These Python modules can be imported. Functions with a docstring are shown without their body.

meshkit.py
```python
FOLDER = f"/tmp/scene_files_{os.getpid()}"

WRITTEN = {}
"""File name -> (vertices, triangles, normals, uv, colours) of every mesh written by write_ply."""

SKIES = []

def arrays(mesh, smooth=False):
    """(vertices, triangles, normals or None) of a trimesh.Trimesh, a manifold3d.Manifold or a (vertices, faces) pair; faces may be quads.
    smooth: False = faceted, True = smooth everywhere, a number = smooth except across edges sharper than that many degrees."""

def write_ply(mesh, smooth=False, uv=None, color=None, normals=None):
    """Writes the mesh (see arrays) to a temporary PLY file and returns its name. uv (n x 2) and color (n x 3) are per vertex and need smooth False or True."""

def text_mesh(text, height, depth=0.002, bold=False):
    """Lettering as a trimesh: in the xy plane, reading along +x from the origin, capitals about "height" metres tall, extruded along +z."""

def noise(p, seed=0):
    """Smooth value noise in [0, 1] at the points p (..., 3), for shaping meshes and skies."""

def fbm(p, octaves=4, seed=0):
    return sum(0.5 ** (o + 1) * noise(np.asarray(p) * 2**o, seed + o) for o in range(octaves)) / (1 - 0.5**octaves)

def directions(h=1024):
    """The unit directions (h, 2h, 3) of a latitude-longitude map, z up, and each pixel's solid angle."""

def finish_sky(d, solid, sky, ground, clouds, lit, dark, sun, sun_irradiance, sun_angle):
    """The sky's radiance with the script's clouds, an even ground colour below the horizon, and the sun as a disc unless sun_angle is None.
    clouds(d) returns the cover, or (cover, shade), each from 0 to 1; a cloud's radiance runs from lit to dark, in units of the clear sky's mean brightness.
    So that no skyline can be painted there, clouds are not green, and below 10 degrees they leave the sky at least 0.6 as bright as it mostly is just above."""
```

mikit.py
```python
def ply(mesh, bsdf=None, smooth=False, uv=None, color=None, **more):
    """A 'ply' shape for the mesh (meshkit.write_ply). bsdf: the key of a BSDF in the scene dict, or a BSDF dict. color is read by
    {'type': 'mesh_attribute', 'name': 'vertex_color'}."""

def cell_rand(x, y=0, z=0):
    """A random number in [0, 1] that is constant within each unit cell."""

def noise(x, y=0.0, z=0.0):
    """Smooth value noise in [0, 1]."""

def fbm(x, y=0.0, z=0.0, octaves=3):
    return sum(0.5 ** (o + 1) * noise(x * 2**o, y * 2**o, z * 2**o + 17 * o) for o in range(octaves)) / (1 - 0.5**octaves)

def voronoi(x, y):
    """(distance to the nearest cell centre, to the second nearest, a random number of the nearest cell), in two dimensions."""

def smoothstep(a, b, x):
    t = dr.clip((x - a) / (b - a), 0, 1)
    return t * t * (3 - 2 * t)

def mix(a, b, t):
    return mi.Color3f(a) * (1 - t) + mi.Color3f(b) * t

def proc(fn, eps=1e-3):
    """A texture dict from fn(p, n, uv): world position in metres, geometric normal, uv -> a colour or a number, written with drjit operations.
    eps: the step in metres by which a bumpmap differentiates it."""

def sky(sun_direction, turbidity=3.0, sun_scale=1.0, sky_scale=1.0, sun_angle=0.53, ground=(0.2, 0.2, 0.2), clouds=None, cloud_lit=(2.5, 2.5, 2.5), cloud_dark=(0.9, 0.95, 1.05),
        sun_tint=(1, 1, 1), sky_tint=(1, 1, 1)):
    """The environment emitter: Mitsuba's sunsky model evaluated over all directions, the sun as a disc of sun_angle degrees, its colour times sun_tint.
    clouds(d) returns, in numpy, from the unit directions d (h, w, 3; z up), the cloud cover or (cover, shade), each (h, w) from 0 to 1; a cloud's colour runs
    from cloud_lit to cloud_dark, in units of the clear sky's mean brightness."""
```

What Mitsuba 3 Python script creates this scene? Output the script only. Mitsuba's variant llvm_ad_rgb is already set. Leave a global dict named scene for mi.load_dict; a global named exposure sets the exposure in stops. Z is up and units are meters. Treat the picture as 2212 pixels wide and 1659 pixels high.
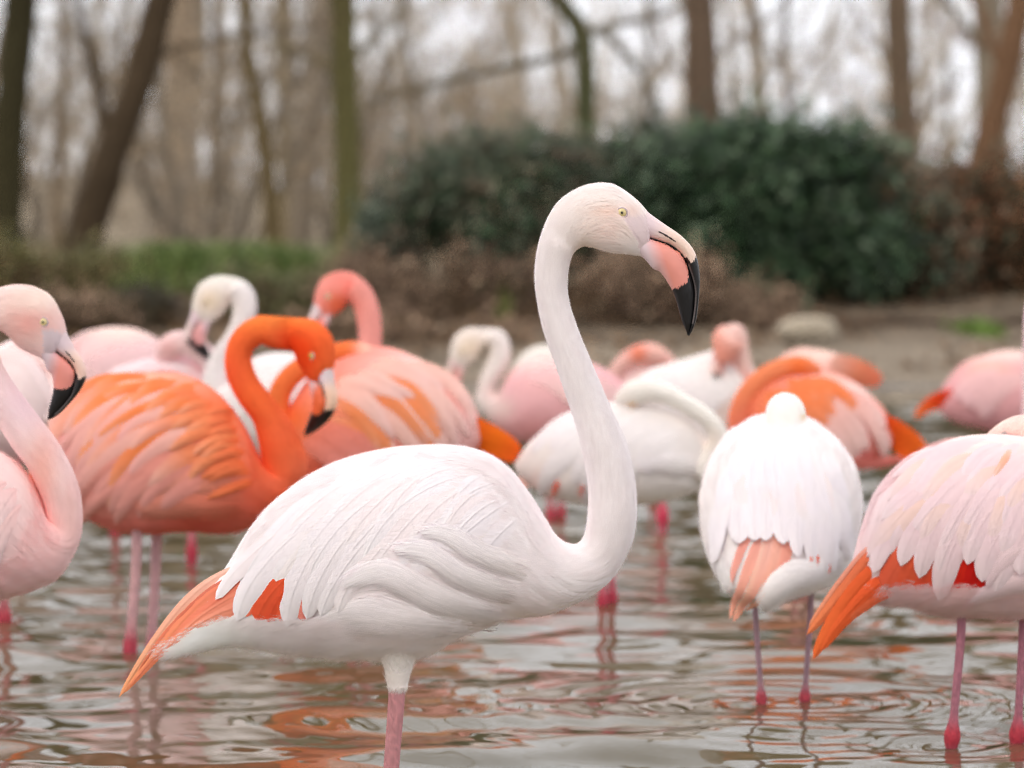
import math, random
import numpy as np
import drjit as dr
import mitsuba as mi
import mikit, meshkit
from scipy.interpolate import Akima1DInterpolator
from scipy import ndimage

# ----------------------------------------------------------------------------- camera, sky, exposure
T = mi.ScalarTransform4f
FPX, CX, CY, HOR, CAM_H = 8000.0, 1106.0, 829.5, 520.0, 0.61      # a reference picture 2212 x 1659, focal length in its pixels
PITCH = math.atan((CY - HOR) / FPX)
FWD = np.array([0, math.cos(PITCH), -math.sin(PITCH)])
UPV = np.array([0, math.sin(PITCH), math.cos(PITCH)])
EYE = np.array([0, 0, CAM_H])
exposure = 2.28
scene, labels = {}, {}
scene['camera'] = {'type': 'thinlens', 'fov': math.degrees(2 * math.atan(CX / FPX)), 'fov_axis': 'x',
                   'to_world': T().look_at(origin=EYE.tolist(), target=(EYE + FWD).tolist(), up=[0, 0, 1]),
                   'aperture_radius': 0.0105, 'focus_distance': 3.93, 'near_clip': 0.1, 'far_clip': 2000.0}


def cloud_cover(d):
    n = meshkit.fbm(d * np.array([3.0, 3.0, 6.0]), 4, 3)
    return np.full(d.shape[:2], 1.0), np.clip((n - 0.45) * 1.6, 0, 0.6)


scene['sky'] = mikit.sky((-0.30, -0.62, 0.72), turbidity=3, sun_scale=0.14, sun_angle=30, clouds=cloud_cover,
                         cloud_lit=(2.58, 2.60, 2.72), cloud_dark=(1.65, 1.70, 1.85), sun_tint=(1.0, 1.0, 1.0))


def px(x, y, d):
    """The point at depth Y = d that the reference picture shows at x, y."""
    v = FWD + np.array([1.0, 0, 0]) * ((x - CX) / FPX) + UPV * ((CY - y) / FPX)
    return EYE + v * (d / v[1])


def S(r, g, b, k=0.97):
    c = np.array([r, g, b]) / 255.0
    return np.where(c <= 0.04045, c / 12.92, ((c + 0.055) / 1.055) ** 2.4) * k


# ----------------------------------------------------------------------------- materials
VC = {'type': 'mesh_attribute', 'name': 'vertex_color'}


def mat(name, base, rough=0.8, bump=None, bscale=0.001, **kw):
    b = {'type': 'principled', 'base_color': base if isinstance(base, dict) else {'type': 'rgb', 'value': [float(v) for v in base]},
         'roughness': rough, 'specular': kw.pop('specular', 0.3), **kw}
    if bump is not None:
        b = {'type': 'bumpmap', 'arbitrary': bump, 'scale': bscale, 'bsdf': b}
    scene[name] = {'type': 'twosided', 'bsdf': b}


# uv of plumage: u across the flow, v along it, in metres
mat('plumage', VC, 0.9, mikit.proc(lambda p, n, uv: mikit.fbm(uv.x * 420, uv.y * 60, 3.0, 2) + 0.9 * mikit.fbm(uv.x * 110, uv.y * 30, 9.0, 2), 4e-4), 0.0017, specular=0.12, sheen=0.25)
mat('feather_vane', VC, 0.8, mikit.proc(lambda p, n, uv: mikit.noise((uv.y - dr.abs(uv.x) * 0.9) * 900, uv.x * 60, 0.0) + 1.6 * dr.exp(-dr.square(uv.x / 0.0011)), 3e-4), 0.00045, specular=0.15, sheen=0.2)
mat('down', VC, 0.95, specular=0.05)
mat('bill_horn', VC, 0.36, mikit.proc(lambda p, n, uv: mikit.fbm(uv.x * 700, uv.y * 90, 1.0, 2), 3e-4), 0.00025, specular=0.5)
mat('leg_skin', VC, 0.5, mikit.proc(lambda p, n, uv: dr.minimum(mikit.voronoi(uv.x * 260, uv.y * 200)[1] - mikit.voronoi(uv.x * 260, uv.y * 200)[0], 0.3), 3e-4), 0.0030, specular=0.45)
mat('eyeball', VC, 0.08, specular=0.6)
mat('bark', VC, 0.92, mikit.proc(lambda p, n, uv: mikit.fbm(p.x * 40, p.y * 40, p.z * 9, 3), 4e-3), 0.03, specular=0.1)
mat('twig', VC, 0.9, specular=0.1)
mat('leaf', VC, 0.5, specular=0.35)
mat('dry_leaf', VC, 0.8, specular=0.15)
mat('stone', mikit.proc(lambda p, n, uv: mikit.mix((0.34, 0.29, 0.22), (0.50, 0.44, 0.34), mikit.fbm(p.x * 14, p.y * 14, p.z * 14, 4))), 0.85,
    mikit.proc(lambda p, n, uv: mikit.fbm(p.x * 30, p.y * 30, p.z * 30, 3), 2e-3), 0.015)
mat('slate', mikit.proc(lambda p, n, uv: mikit.mix((0.10, 0.11, 0.12), (0.17, 0.17, 0.18), mikit.fbm(p.x * 9, p.y * 9, p.z * 20, 3))), 0.7)


def ground_colour(p, n, uv):
    a = mikit.fbm(p.x * 1.3, p.y * 0.9, 0.0, 4)
    b = mikit.fbm(p.x * 14, p.y * 9, 2.0, 3)
    tan = mikit.mix((0.17, 0.138, 0.105), (0.29, 0.245, 0.19), mikit.smoothstep(0.3, 0.75, a * 0.55 + b * 0.45))
    loam = mikit.mix((0.085, 0.066, 0.048), (0.19, 0.15, 0.11), mikit.smoothstep(0.25, 0.8, b * 0.7 + a * 0.3))
    litter = mikit.mix((0.15, 0.125, 0.09), (0.38, 0.32, 0.24), mikit.smoothstep(0.25, 0.8, b * 0.7 + a * 0.3))
    wet = mikit.smoothstep(2.2, 4.2, p.y - 14.3 + (a - 0.5) * 1.5 - mikit.smoothstep(-1.2, 0.8, p.x) * 1.2 + mikit.smoothstep(0.6, -1.0, p.x) * 3.6)
    return mikit.mix(mikit.mix(tan, loam, wet), litter, mikit.smoothstep(23.0, 27.0, p.y))


mat('soil', mikit.proc(ground_colour), 0.95, mikit.proc(lambda p, n, uv: mikit.fbm(p.x * 12, p.y * 12, 0.0, 3), 5e-3), 0.04, specular=0.1)
scene['pond_water'] = {'type': 'plastic', 'int_ior': 1.33, 'nonlinear': False,
                       'diffuse_reflectance': mikit.proc(lambda p, n, uv: mikit.mix((0.095, 0.076, 0.038), (0.155, 0.122, 0.064), mikit.fbm(p.x * 1.1, p.y * 0.6, 0.0, 3)))}

# ----------------------------------------------------------------------------- helpers
counts = {}


def numbered(name):
    n = counts.get(name, 0)
    counts[name] = n + 1
    return name if n == 0 else f'{name}_{n:03d}'


def thing(name, label, cat, group=None, kind=None):
    key = numbered(name)
    labels[key] = {'label': label, 'category': cat}
    if group:
        labels[key]['group'] = group
    if kind:
        labels[key]['kind'] = kind
    return key


def part(holder, name, mesh, bsdf, smooth=True, uv=None, color=None, normals=None, label=None, kind=None):
    key = numbered(f'{holder}__{name}')
    v = mesh[0]
    if color is not None and np.ndim(color) == 1:
        color = np.tile(color, (len(v), 1))
    path = meshkit.write_ply(mesh, smooth, uv, color, normals)
    scene[key] = {'type': 'ply', 'filename': path, 'face_normals': normals is None and smooth is False, 'bsdf': {'type': 'ref', 'id': bsdf}}
    if label or kind:
        labels[key] = {k: v_ for k, v_ in (('label', label), ('kind', kind)) if v_}
    return key


def solo(name, label, cat, mesh, bsdf, smooth=True, color=None, uv=None, group=None, kind=None):
    key = thing(name, label, cat, group, kind)
    v = mesh[0]
    if color is not None and np.ndim(color) == 1:
        color = np.tile(color, (len(v), 1))
    path = meshkit.write_ply(mesh, smooth, uv, color)
    scene[key] = {'type': 'ply', 'filename': path, 'face_normals': smooth is False, 'bsdf': {'type': 'ref', 'id': bsdf}}
    return key


def spline(P, n, smooth=True):
    """n points along the rows of P (Akima over chord length)."""
    P = np.asarray(P, float)
    s = np.r_[0, np.cumsum(np.linalg.norm(np.diff(P[:, :3], axis=0), axis=1) + 1e-9)]
    if len(P) == 2:
        t = np.linspace(0, 1, n)[:, None]
        return P[0] * (1 - t) + P[1] * t
    return Akima1DInterpolator(s, P)(np.linspace(0, s[-1], n))


def grid_faces(n, m, wrap=True):
    i, j = np.meshgrid(np.arange(n - 1), np.arange(m if wrap else m - 1), indexing='ij')
    a, b = i * m + j, i * m + (j + 1) % m
    q = np.stack([a, b, b + m, a + m], -1).reshape(-1, 4)
    return np.vstack([q[:, [0, 1, 2]], q[:, [0, 2, 3]]])


def smooth_(a, b, x):
    t = np.clip((x - a) / (b - a), 0, 1)
    return t * t * (3 - 2 * t)


class Loft:
    """Rings between paired edge points (top, bottom) with a lateral half-width vector; all in picture units x, y, l (l towards the camera)."""

    def __init__(self, st, n=90, m=48, cap=True, power=1.0):
        top = np.array([s[0] for s in st], float)
        bot = np.array([s[1] for s in st], float)
        lat = np.array([s[2] for s in st], float)
        c = (top + bot) / 2
        s = np.r_[0, np.cumsum(np.linalg.norm(np.diff(c, axis=0), axis=1) + np.linalg.norm(np.diff((top - bot) / 2, axis=0), axis=1) * 0.5 + 1e-6)]
        f = Akima1DInterpolator(s, np.hstack([top, bot, lat]))
        r = f(np.linspace(0, s[-1], n))
        top, bot, lat = r[:, :3], r[:, 3:6], r[:, 6:]
        c, a = (top + bot) / 2, (top - bot) / 2
        th = np.arange(m) * 2 * math.pi / m
        ct, sn = np.cos(th), np.sin(th)
        sg = np.sign(sn) * np.abs(sn) ** power
        V = c[:, None] + a[:, None] * ct[None, :, None] + lat[:, None] * sg[None, :, None]
        rad = (np.linalg.norm(a, axis=1) + np.linalg.norm(lat, axis=1)) / 2
        tan = np.gradient(c, axis=0)
        tan /= np.linalg.norm(tan, axis=1, keepdims=True) + 1e-9
        arc = np.r_[0, np.cumsum(np.linalg.norm(np.diff(c, axis=0), axis=1))]
        self.n, self.m = n, m
        self.V = V.reshape(-1, 3)
        self.F = grid_faces(n, m)
        self.tan = np.repeat(tan, m, 0)
        self.rad = np.repeat(rad, m)
        self.t = np.repeat(np.linspace(0, 1, n), m)
        self.th = np.tile(th, n)
        self.cen = np.repeat(c, m, 0)
        self.uv = np.stack([np.where(self.th > math.pi, 2 * math.pi - self.th, self.th) * np.maximum(self.rad, 8), np.repeat(arc, m)], 1)
        if cap:
            k = len(self.V)
            self.V = np.vstack([self.V, c[0], c[-1]])
            ring = np.arange(m)
            e = (n - 1) * m
            self.F = np.vstack([self.F, np.stack([ring, np.full(m, k), (ring + 1) % m], 1), np.stack([e + ring, e + (ring + 1) % m, np.full(m, k + 1)], 1)])
            for nm in ('tan', 'rad', 't', 'th', 'cen', 'uv'):
                x = getattr(self, nm)
                setattr(self, nm, np.concatenate([x, x[:1], x[e:e + 1]]))


def pairs(*rows, hw=0.8, l=0.0):
    """Stations from (xt, yt, xb, yb[, half width factor or None, l])."""
    out = []
    for r in rows:
        f = r[4] if len(r) > 4 and r[4] is not None else hw
        ll = r[5] if len(r) > 5 else l
        h = math.hypot(r[0] - r[2], r[1] - r[3]) / 2
        out.append(((r[0], r[1], ll), (r[2], r[3], ll), (0, 0, h * f)))
    return out


def tube_st(rows, n=None):
    """Stations of a round tube along (x, y, l, r)."""
    R = np.array(rows, float)
    R = spline(R, n or len(R) * 3)
    t = np.gradient(R[:, :3], axis=0)
    t[:, 2] *= 0.3
    t /= np.linalg.norm(t, axis=1, keepdims=True) + 1e-9
    nn = np.stack([-t[:, 1], t[:, 0], 0 * t[:, 0]], 1)
    nn /= np.linalg.norm(nn, axis=1, keepdims=True) + 1e-9
    return [(R[i, :3] + nn[i] * R[i, 3], R[i, :3] - nn[i] * R[i, 3], np.array([0, 0, R[i, 3]])) for i in range(len(R))]


# ----------------------------------------------------------------------------- flamingo head, in the picture units of the nearest bird
HEAD = [(1180, 478, 1249, 537, 36), (1200, 443, 1268, 532, 41), (1228, 418, 1290, 537, 46), (1262, 401, 1312, 544, 49), (1296, 395, 1335, 548, 50),
        (1328, 399, 1355, 550, 47), (1358, 417, 1372, 552, 42), (1385, 440, 1385, 554, 35), (1400, 458, 1391, 555, 29), (1408, 470, 1398, 553, 22)]
B_TOP = [(1396, 455), (1406, 463), (1434, 483), (1461.5, 501.4), (1487, 524.5), (1503, 550), (1510, 580), (1512, 610), (1510, 642.6), (1505.5, 682), (1497, 711), (1488, 726)]
B_MOUTH = [(1366, 502), (1380.5, 506), (1410.6, 516), (1438, 524.5), (1461.5, 538.4), (1477.7, 557), (1489.3, 584.7), (1498, 614.8), (1500, 642.6), (1496, 684), (1490.3, 712), (1486, 724)]
B_LOW = [(1376, 546), (1388.6, 556), (1410.6, 580), (1426.8, 588.2), (1440.7, 607.9), (1452.3, 627.6), (1463.8, 661), (1473, 693.5), (1480, 709.7), (1485, 724)]
BILL_BASE, BILL_TIP = np.array([1385.0, 510]), np.array([1488.0, 725])
BILL_AX = (BILL_TIP - BILL_BASE) / np.linalg.norm(BILL_TIP - BILL_BASE)
EYE0 = np.array([1342.0, 460.0])
from shapely.geometry import Polygon, LineString, Point
import shapely
BLACK = Polygon([(1452, 627), (1457, 621), (1463.8, 622), (1470, 617), (1478, 613), (1484.5, 610), (1486.5, 598), (1485, 580), (1478, 561), (1468, 548), (1455, 538), (1438, 528), (1410, 518.5), (1382, 507.5),
                 (1410, 514.8), (1438, 522.5), (1462, 535), (1480, 551), (1492, 568), (1496, 566), (1500, 558), (1504, 552), (1530, 600), (1520, 740), (1470, 740), (1450, 640)])
NOSTRIL = LineString([(1423, 501), (1438, 509), (1457, 521)]).buffer(1.7)
LILAC = Polygon([(1410, 462), (1367, 466.5), (1346, 472), (1362, 497), (1376, 522), (1381, 538), (1390, 557), (1440, 580), (1440, 470)])


def blend(base, pts, xy):
    """base colour with soft blobs (x, y, colour, sigma)."""
    col = np.tile(np.asarray(base, float), (len(xy), 1))
    for b in pts:
        sx = b[3]
        sy = b[4] if len(b) > 4 else sx
        w = np.exp(-((xy[:, 0] - b[0]) / sx) ** 2 - ((xy[:, 1] - b[1]) / sy) ** 2)[:, None]
        col = col * (1 - w) + np.asarray(b[2]) * w
    return col


class HeadMap:
    """Canonical head -> a bird's picture units: eye place, scale, turn in the picture (degrees, clockwise), mirrored, yaw about the vertical, bill length."""

    def __init__(self, eye, s, phi=0.0, flip=False, yaw=0.0, bill=1.0, l=0.0):
        self.eye, self.s, self.phi, self.flip, self.yaw, self.bill, self.l = np.array(eye, float), s, math.radians(phi), flip, math.radians(yaw), bill, l

    def vec(self, v):
        v = np.asarray(v, float) * self.s
        x, y, l = v[..., 0], v[..., 1], v[..., 2]
        c, s = math.cos(self.phi), math.sin(self.phi)
        x, y = x * c - y * s, x * s + y * c
        cy, sy = math.cos(self.yaw), math.sin(self.yaw)
        x, l = x * cy - l * sy, x * sy + l * cy
        if self.flip:
            x = -x
        return np.stack([x, y, l], -1)

    def pt(self, x, y, l=0.0):
        q = np.stack(np.broadcast_arrays(np.asarray(x, float), np.asarray(y, float), np.asarray(l, float)), -1).astype(float)
        a = np.maximum((q[..., :2] - BILL_BASE) @ BILL_AX, 0)[..., None]
        q[..., :2] += a * (self.bill - 1) * BILL_AX
        q[..., :2] -= EYE0
        return self.vec(q) + np.array([self.eye[0], self.eye[1], self.l])


BIRDS = {}


def coral(col):
    """Keeps the saturated oranges on the coral side."""
    col = np.array(col)
    col[:, 1] *= 1 - 0.10 * np.clip((col[:, 0] - col[:, 2] - 0.3) / 0.35, 0, 1)
    return col


class Bird:
    def __init__(self, name, d, label, group=None):
        self.key, self.d, self.k = thing('flamingo', label, 'flamingo', group), d, d / FPX
        self.rng = np.random.default_rng(sum(map(ord, name)) * 7 + len(name))
        self.lofts = []
        BIRDS[name] = self

    def world(self, V):
        V = np.asarray(V, float)
        v = FWD + np.array([1.0, 0, 0]) * ((V[:, :1] - CX) / FPX) + UPV * ((CY - V[:, 1:2]) / FPX)
        P = EYE + v * (self.d / v[:, 1:2])
        P[:, 1] -= V[:, 2] * self.k
        return P

    def add(self, st, n=90, m=48, colour=None, relief=0.0, power=1.0):
        L = Loft(st, n, m, power=power)
        L.colour = colour
        if relief:
            o = L.V - L.cen
            o /= np.linalg.norm(o, axis=1, keepdims=True) + 1e-9
            q = np.stack([L.uv[:, 0] / 34, L.uv[:, 1] / 95, L.th * 0 + (L.th > math.pi) * 5.0], 1)
            nz = meshkit.fbm(q, 3, 5) - 0.5
            L.V = L.V + o * (nz * relief * np.clip(L.rad / 120, 0.05, 1.2))[:, None]
        self.lofts.append(L)
        return L

    def build_body(self, base, blobs=(), streak=0.05, tone=None):
        V = np.vstack([L.V for L in self.lofts])
        off = np.cumsum([0] + [len(L.V) for L in self.lofts])
        F = np.vstack([L.F + o for L, o in zip(self.lofts, off)])
        uv = np.vstack([L.uv for L in self.lofts])
        self.tan = np.vstack([L.tan for L in self.lofts])
        self.rad = np.concatenate([L.rad for L in self.lofts])
        self.cen = np.vstack([L.cen for L in self.lofts])
        col = blend(base, blobs, V[:, :2])
        o = 0
        for L in self.lofts:
            if L.colour is not None:
                col[o:o + len(L.V)] = L.colour(L.V, L, col[o:o + len(L.V)])
            o += len(L.V)
        nz = meshkit.fbm(np.stack([uv[:, 0] / 16, uv[:, 1] / 50, 0 * uv[:, 0]], 1), 3, 2)
        col = np.clip(coral(col) * (1 + streak * (nz - 0.5) * 2)[:, None], 0.01, 0.92)
        self.V, self.F, self.col = V, F, col
        part(self.key, 'body', (self.world(V), F), 'plumage', True, uv * self.k, col)
        self.depth_map()

    def depth_map(self, cell=4):
        V, F = self.V, self.F
        F = F[(V[F, 2].mean(1) - self.cen[F, 2].mean(1) > -1.0) | (np.abs(self.tan[F[:, 0], 2]) > 0.5)]
        x0, y0 = V[:, :2].min(0) - 60
        x1, y1 = V[:, :2].max(0) + 60
        w, h = int((x1 - x0) / cell) + 1, int((y1 - y0) / cell) + 1
        P = np.vstack([V[F[:, 0]] * a + V[F[:, 1]] * b + V[F[:, 2]] * (1 - a - b) for a, b in ((1, 0), (0, 1), (0.33, 0.33), (0.6, 0.2), (0.2, 0.6), (0.2, 0.2), (0.45, 0.45), (0.1, 0.45), (0.45, 0.1), (0.8, 0.1), (0.1, 0.8), (0.1, 0.1), (0.25, 0.5), (0.5, 0.25), (0.25, 0.25))])
        g = np.full((h, w), -1e9)
        np.maximum.at(g, (((P[:, 1] - y0) / cell).astype(int), ((P[:, 0] - x0) / cell).astype(int)), P[:, 2])
        empty = g < -1e8
        idx = ndimage.distance_transform_edt(empty, return_distances=False, return_indices=True)
        g = g[tuple(idx)]
        self.grid, self.gx, self.gy, self.cell = ndimage.gaussian_filter(g, 1.3) + 0.8, x0, y0, cell
        self.gdy, self.gdx = np.gradient(ndimage.gaussian_filter(g, 4.5), cell)

    def surf(self, xy):
        c = [(xy[:, 1] - self.gy) / self.cell - 0.5, (xy[:, 0] - self.gx) / self.cell - 0.5]
        q = lambda a: ndimage.map_coordinates(a, c, order=1, mode='nearest')  # noqa: E731
        n = np.stack([np.clip(-q(self.gdx), -1.6, 1.6), np.clip(-q(self.gdy), -1.6, 1.6), np.ones(len(xy))], 1)
        return q(self.grid), n / np.linalg.norm(n, axis=1, keepdims=True)

    def feather(self, path, W, l0=3.0, lift=6.0, camber=0.25, colour=(0.8, 0.78, 0.78), n=20, m=9, tip=0.55, base=0.3, name='wing_feather', flat=None, fray=0.06, soft=False, emit=True):
        """A vane along the picture-unit path, W half-width; lies on the body's near surface (or at flat = l along the path)."""
        rng = self.rng
        c = spline(np.asarray(path, float), n)
        t = np.linspace(0, 1, n)
        if flat is None:
            l, nr = self.surf(c[:, :2])
        else:
            l, nr = np.interp(t, np.linspace(0, 1, len(np.atleast_1d(flat))), np.atleast_1d(flat)), np.tile([0, 0, 1.0], (n, 1))
        up = l0 + lift * t ** 2 if flat is not None else -2.0 + (l0 + 2.0) * smooth_(0.0, 0.42, t) + lift * t ** 2
        if soft:                                                        # sunk at its root, so that it swells out of the plumage
            up = -2.0 + (l0 + 2.0 + lift * t) * smooth_(0, 0.5, t) * (1 - 0.55 * smooth_(0.75, 1.0, t))
        C = np.column_stack([c[:, :2], l]) + nr * up[:, None]
        tg = np.gradient(C, axis=0)
        tg /= np.linalg.norm(tg, axis=1, keepdims=True)
        sd = np.cross(tg, nr)
        sd /= np.linalg.norm(sd, axis=1, keepdims=True)
        w = W * np.minimum(1, base + (1 - base) * np.sqrt(np.clip(t / 0.3, 0, 1))) * np.sqrt(np.clip(1 - np.clip((t - tip) / (1 - tip), 0, 1) ** 2.2, 0.0, 1))
        w = np.maximum(w, 0.02 * W)
        a = np.linspace(-1, 1, m)
        wj = w[:, None] * (1 + fray * (meshkit.noise(np.stack(np.broadcast_arrays(t[:, None] * 9, np.sign(a)[None] * 3.0 + rng.random() * 50, 0.0), -1), 1) - 0.5) * 2)
        sink = camber * w[:, None] * (a[None] ** 2)
        if soft:
            sink = np.maximum(sink, (up + 1.5)[:, None] * np.abs(a[None]) ** 2.5)
        V = C[:, None] + sd[:, None] * (wj * a[None])[..., None] - nr[:, None] * sink[..., None]
        V = V.reshape(-1, 3)
        F = grid_faces(n, m, wrap=False)
        arc = np.r_[0, np.cumsum(np.linalg.norm(np.diff(C, axis=0), axis=1))]
        uv = np.stack([(wj * a[None]).ravel(), np.repeat(arc, m)], 1) * self.k
        tt, aa = np.repeat(t, m), np.tile(a, n)
        col = colour(V, tt, aa, rng) if callable(colour) else np.tile(colour, (len(V), 1))
        nz = meshkit.fbm(np.stack([aa * 4 + rng.random() * 30, tt * 2.0, 0 * tt], 1), 2, 7)
        col = np.clip(coral(col) * (1 + 0.10 * (nz - 0.5))[:, None], 0.01, 0.92)
        if emit:
            W_, N = self.world(V), None
            if flat is None:                                                  # vanes of the coverts melt into the plumage round them
                N = meshkit.arrays((W_, F), True)[2]
                B_ = np.repeat(self.to_world_dir(nr), m, 0)
                if (N * B_).sum() < 0:
                    N, F = -N, F[:, ::-1]
                k_ = 0.35 + (0.0 if soft else 0.5) * smooth_(0.35, 0.85, tt)[:, None]
                N = N * k_ + B_ * (1 - k_)
                N /= np.linalg.norm(N, axis=1, keepdims=True)
            part(self.key, name, (W_, F), 'feather_vane', N is None, uv, col, normals=N)
        return V, F, uv, col

    def lock(self, A, B, n, colour, W=0.7, l0=1.0, lift=8.0, seg=0.4, name='flank_plume', jit=2.0, fan=0.1):
        """A curled lock of n fine plumes between the paths A and B."""
        rng = self.rng
        A, B = spline(np.asarray(A, float), 40), spline(np.asarray(B, float), 40)
        K = 7
        u = rng.beta(1.1, 1.1, n)
        t0 = rng.random(n) ** 0.75 * (1 - seg * 0.7) - 0.04
        t1 = np.minimum(t0 + seg * (0.6 + 0.6 * rng.random(n)), 1.0 + 0.05 * rng.random(n))
        tt = t0[:, None] + (t1 - t0)[:, None] * np.linspace(0, 1, K)[None]
        x = np.clip(tt, 0, 1) * 39
        i = np.minimum(x.astype(int), 38)
        f = (x - i)[..., None]
        uu = np.clip(u[:, None] + (rng.normal(0, fan, n))[:, None] * np.linspace(0, 1, K)[None], -0.15, 1.15)[..., None]
        P = (A[i] * (1 - f) + A[i + 1] * f) * (1 - uu) + (B[i] * (1 - f) + B[i + 1] * f) * uu + rng.normal(0, jit, (n, 1, 2))
        l, nr = self.surf(P.reshape(-1, 2))
        bulge = 1 - (2 * np.clip(uu[..., 0], 0, 1) - 1) ** 2
        h = l0 + lift * np.clip(tt, 0, 1) ** 1.4 * (0.35 + 0.65 * bulge) + rng.random((n, 1)) * 2.0 - 2.5 * np.exp(-((tt - t0[:, None]) / 0.05) ** 2)
        C = np.concatenate([P, l.reshape(n, K, 1)], 2) + nr.reshape(n, K, 3) * h[..., None]
        tg = np.gradient(C, axis=1)
        sd = np.cross(tg, nr.reshape(n, K, 3))
        sd /= np.linalg.norm(sd, axis=2, keepdims=True) + 1e-9
        w = W * (0.7 + 0.6 * rng.random((n, 1))) * np.sqrt(np.clip(1.02 - np.linspace(0, 1, K)[None] ** 2, 0, 1))
        V = np.stack([C - sd * w[..., None], C + sd * w[..., None]], 2)          # n, K, 2, 3
        Nn = nr.reshape(n, K, 3) + sd * ((uu - 0.5) * 0.9)
        Nn = np.repeat(Nn[:, :, None], 2, 2).reshape(-1, 3)
        base = (np.arange(n) * K * 2)[:, None] + (np.arange(K - 1) * 2)[None]
        F = np.stack([np.stack([base, base + 1, base + 3], -1), np.stack([base, base + 3, base + 2], -1)], 2).reshape(-1, 3)
        t_ = np.repeat(np.clip(tt, 0, 1).reshape(-1), 2)
        col = colour(None, t_, None, rng) * np.repeat(0.86 + 0.18 * rng.random(n), K * 2)[:, None]
        part(self.key, name, (self.world(V.reshape(-1, 3)), F), 'down', False, None, np.clip(col, 0, 0.92), normals=self.to_world_dir(Nn), kind='stuff')

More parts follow.
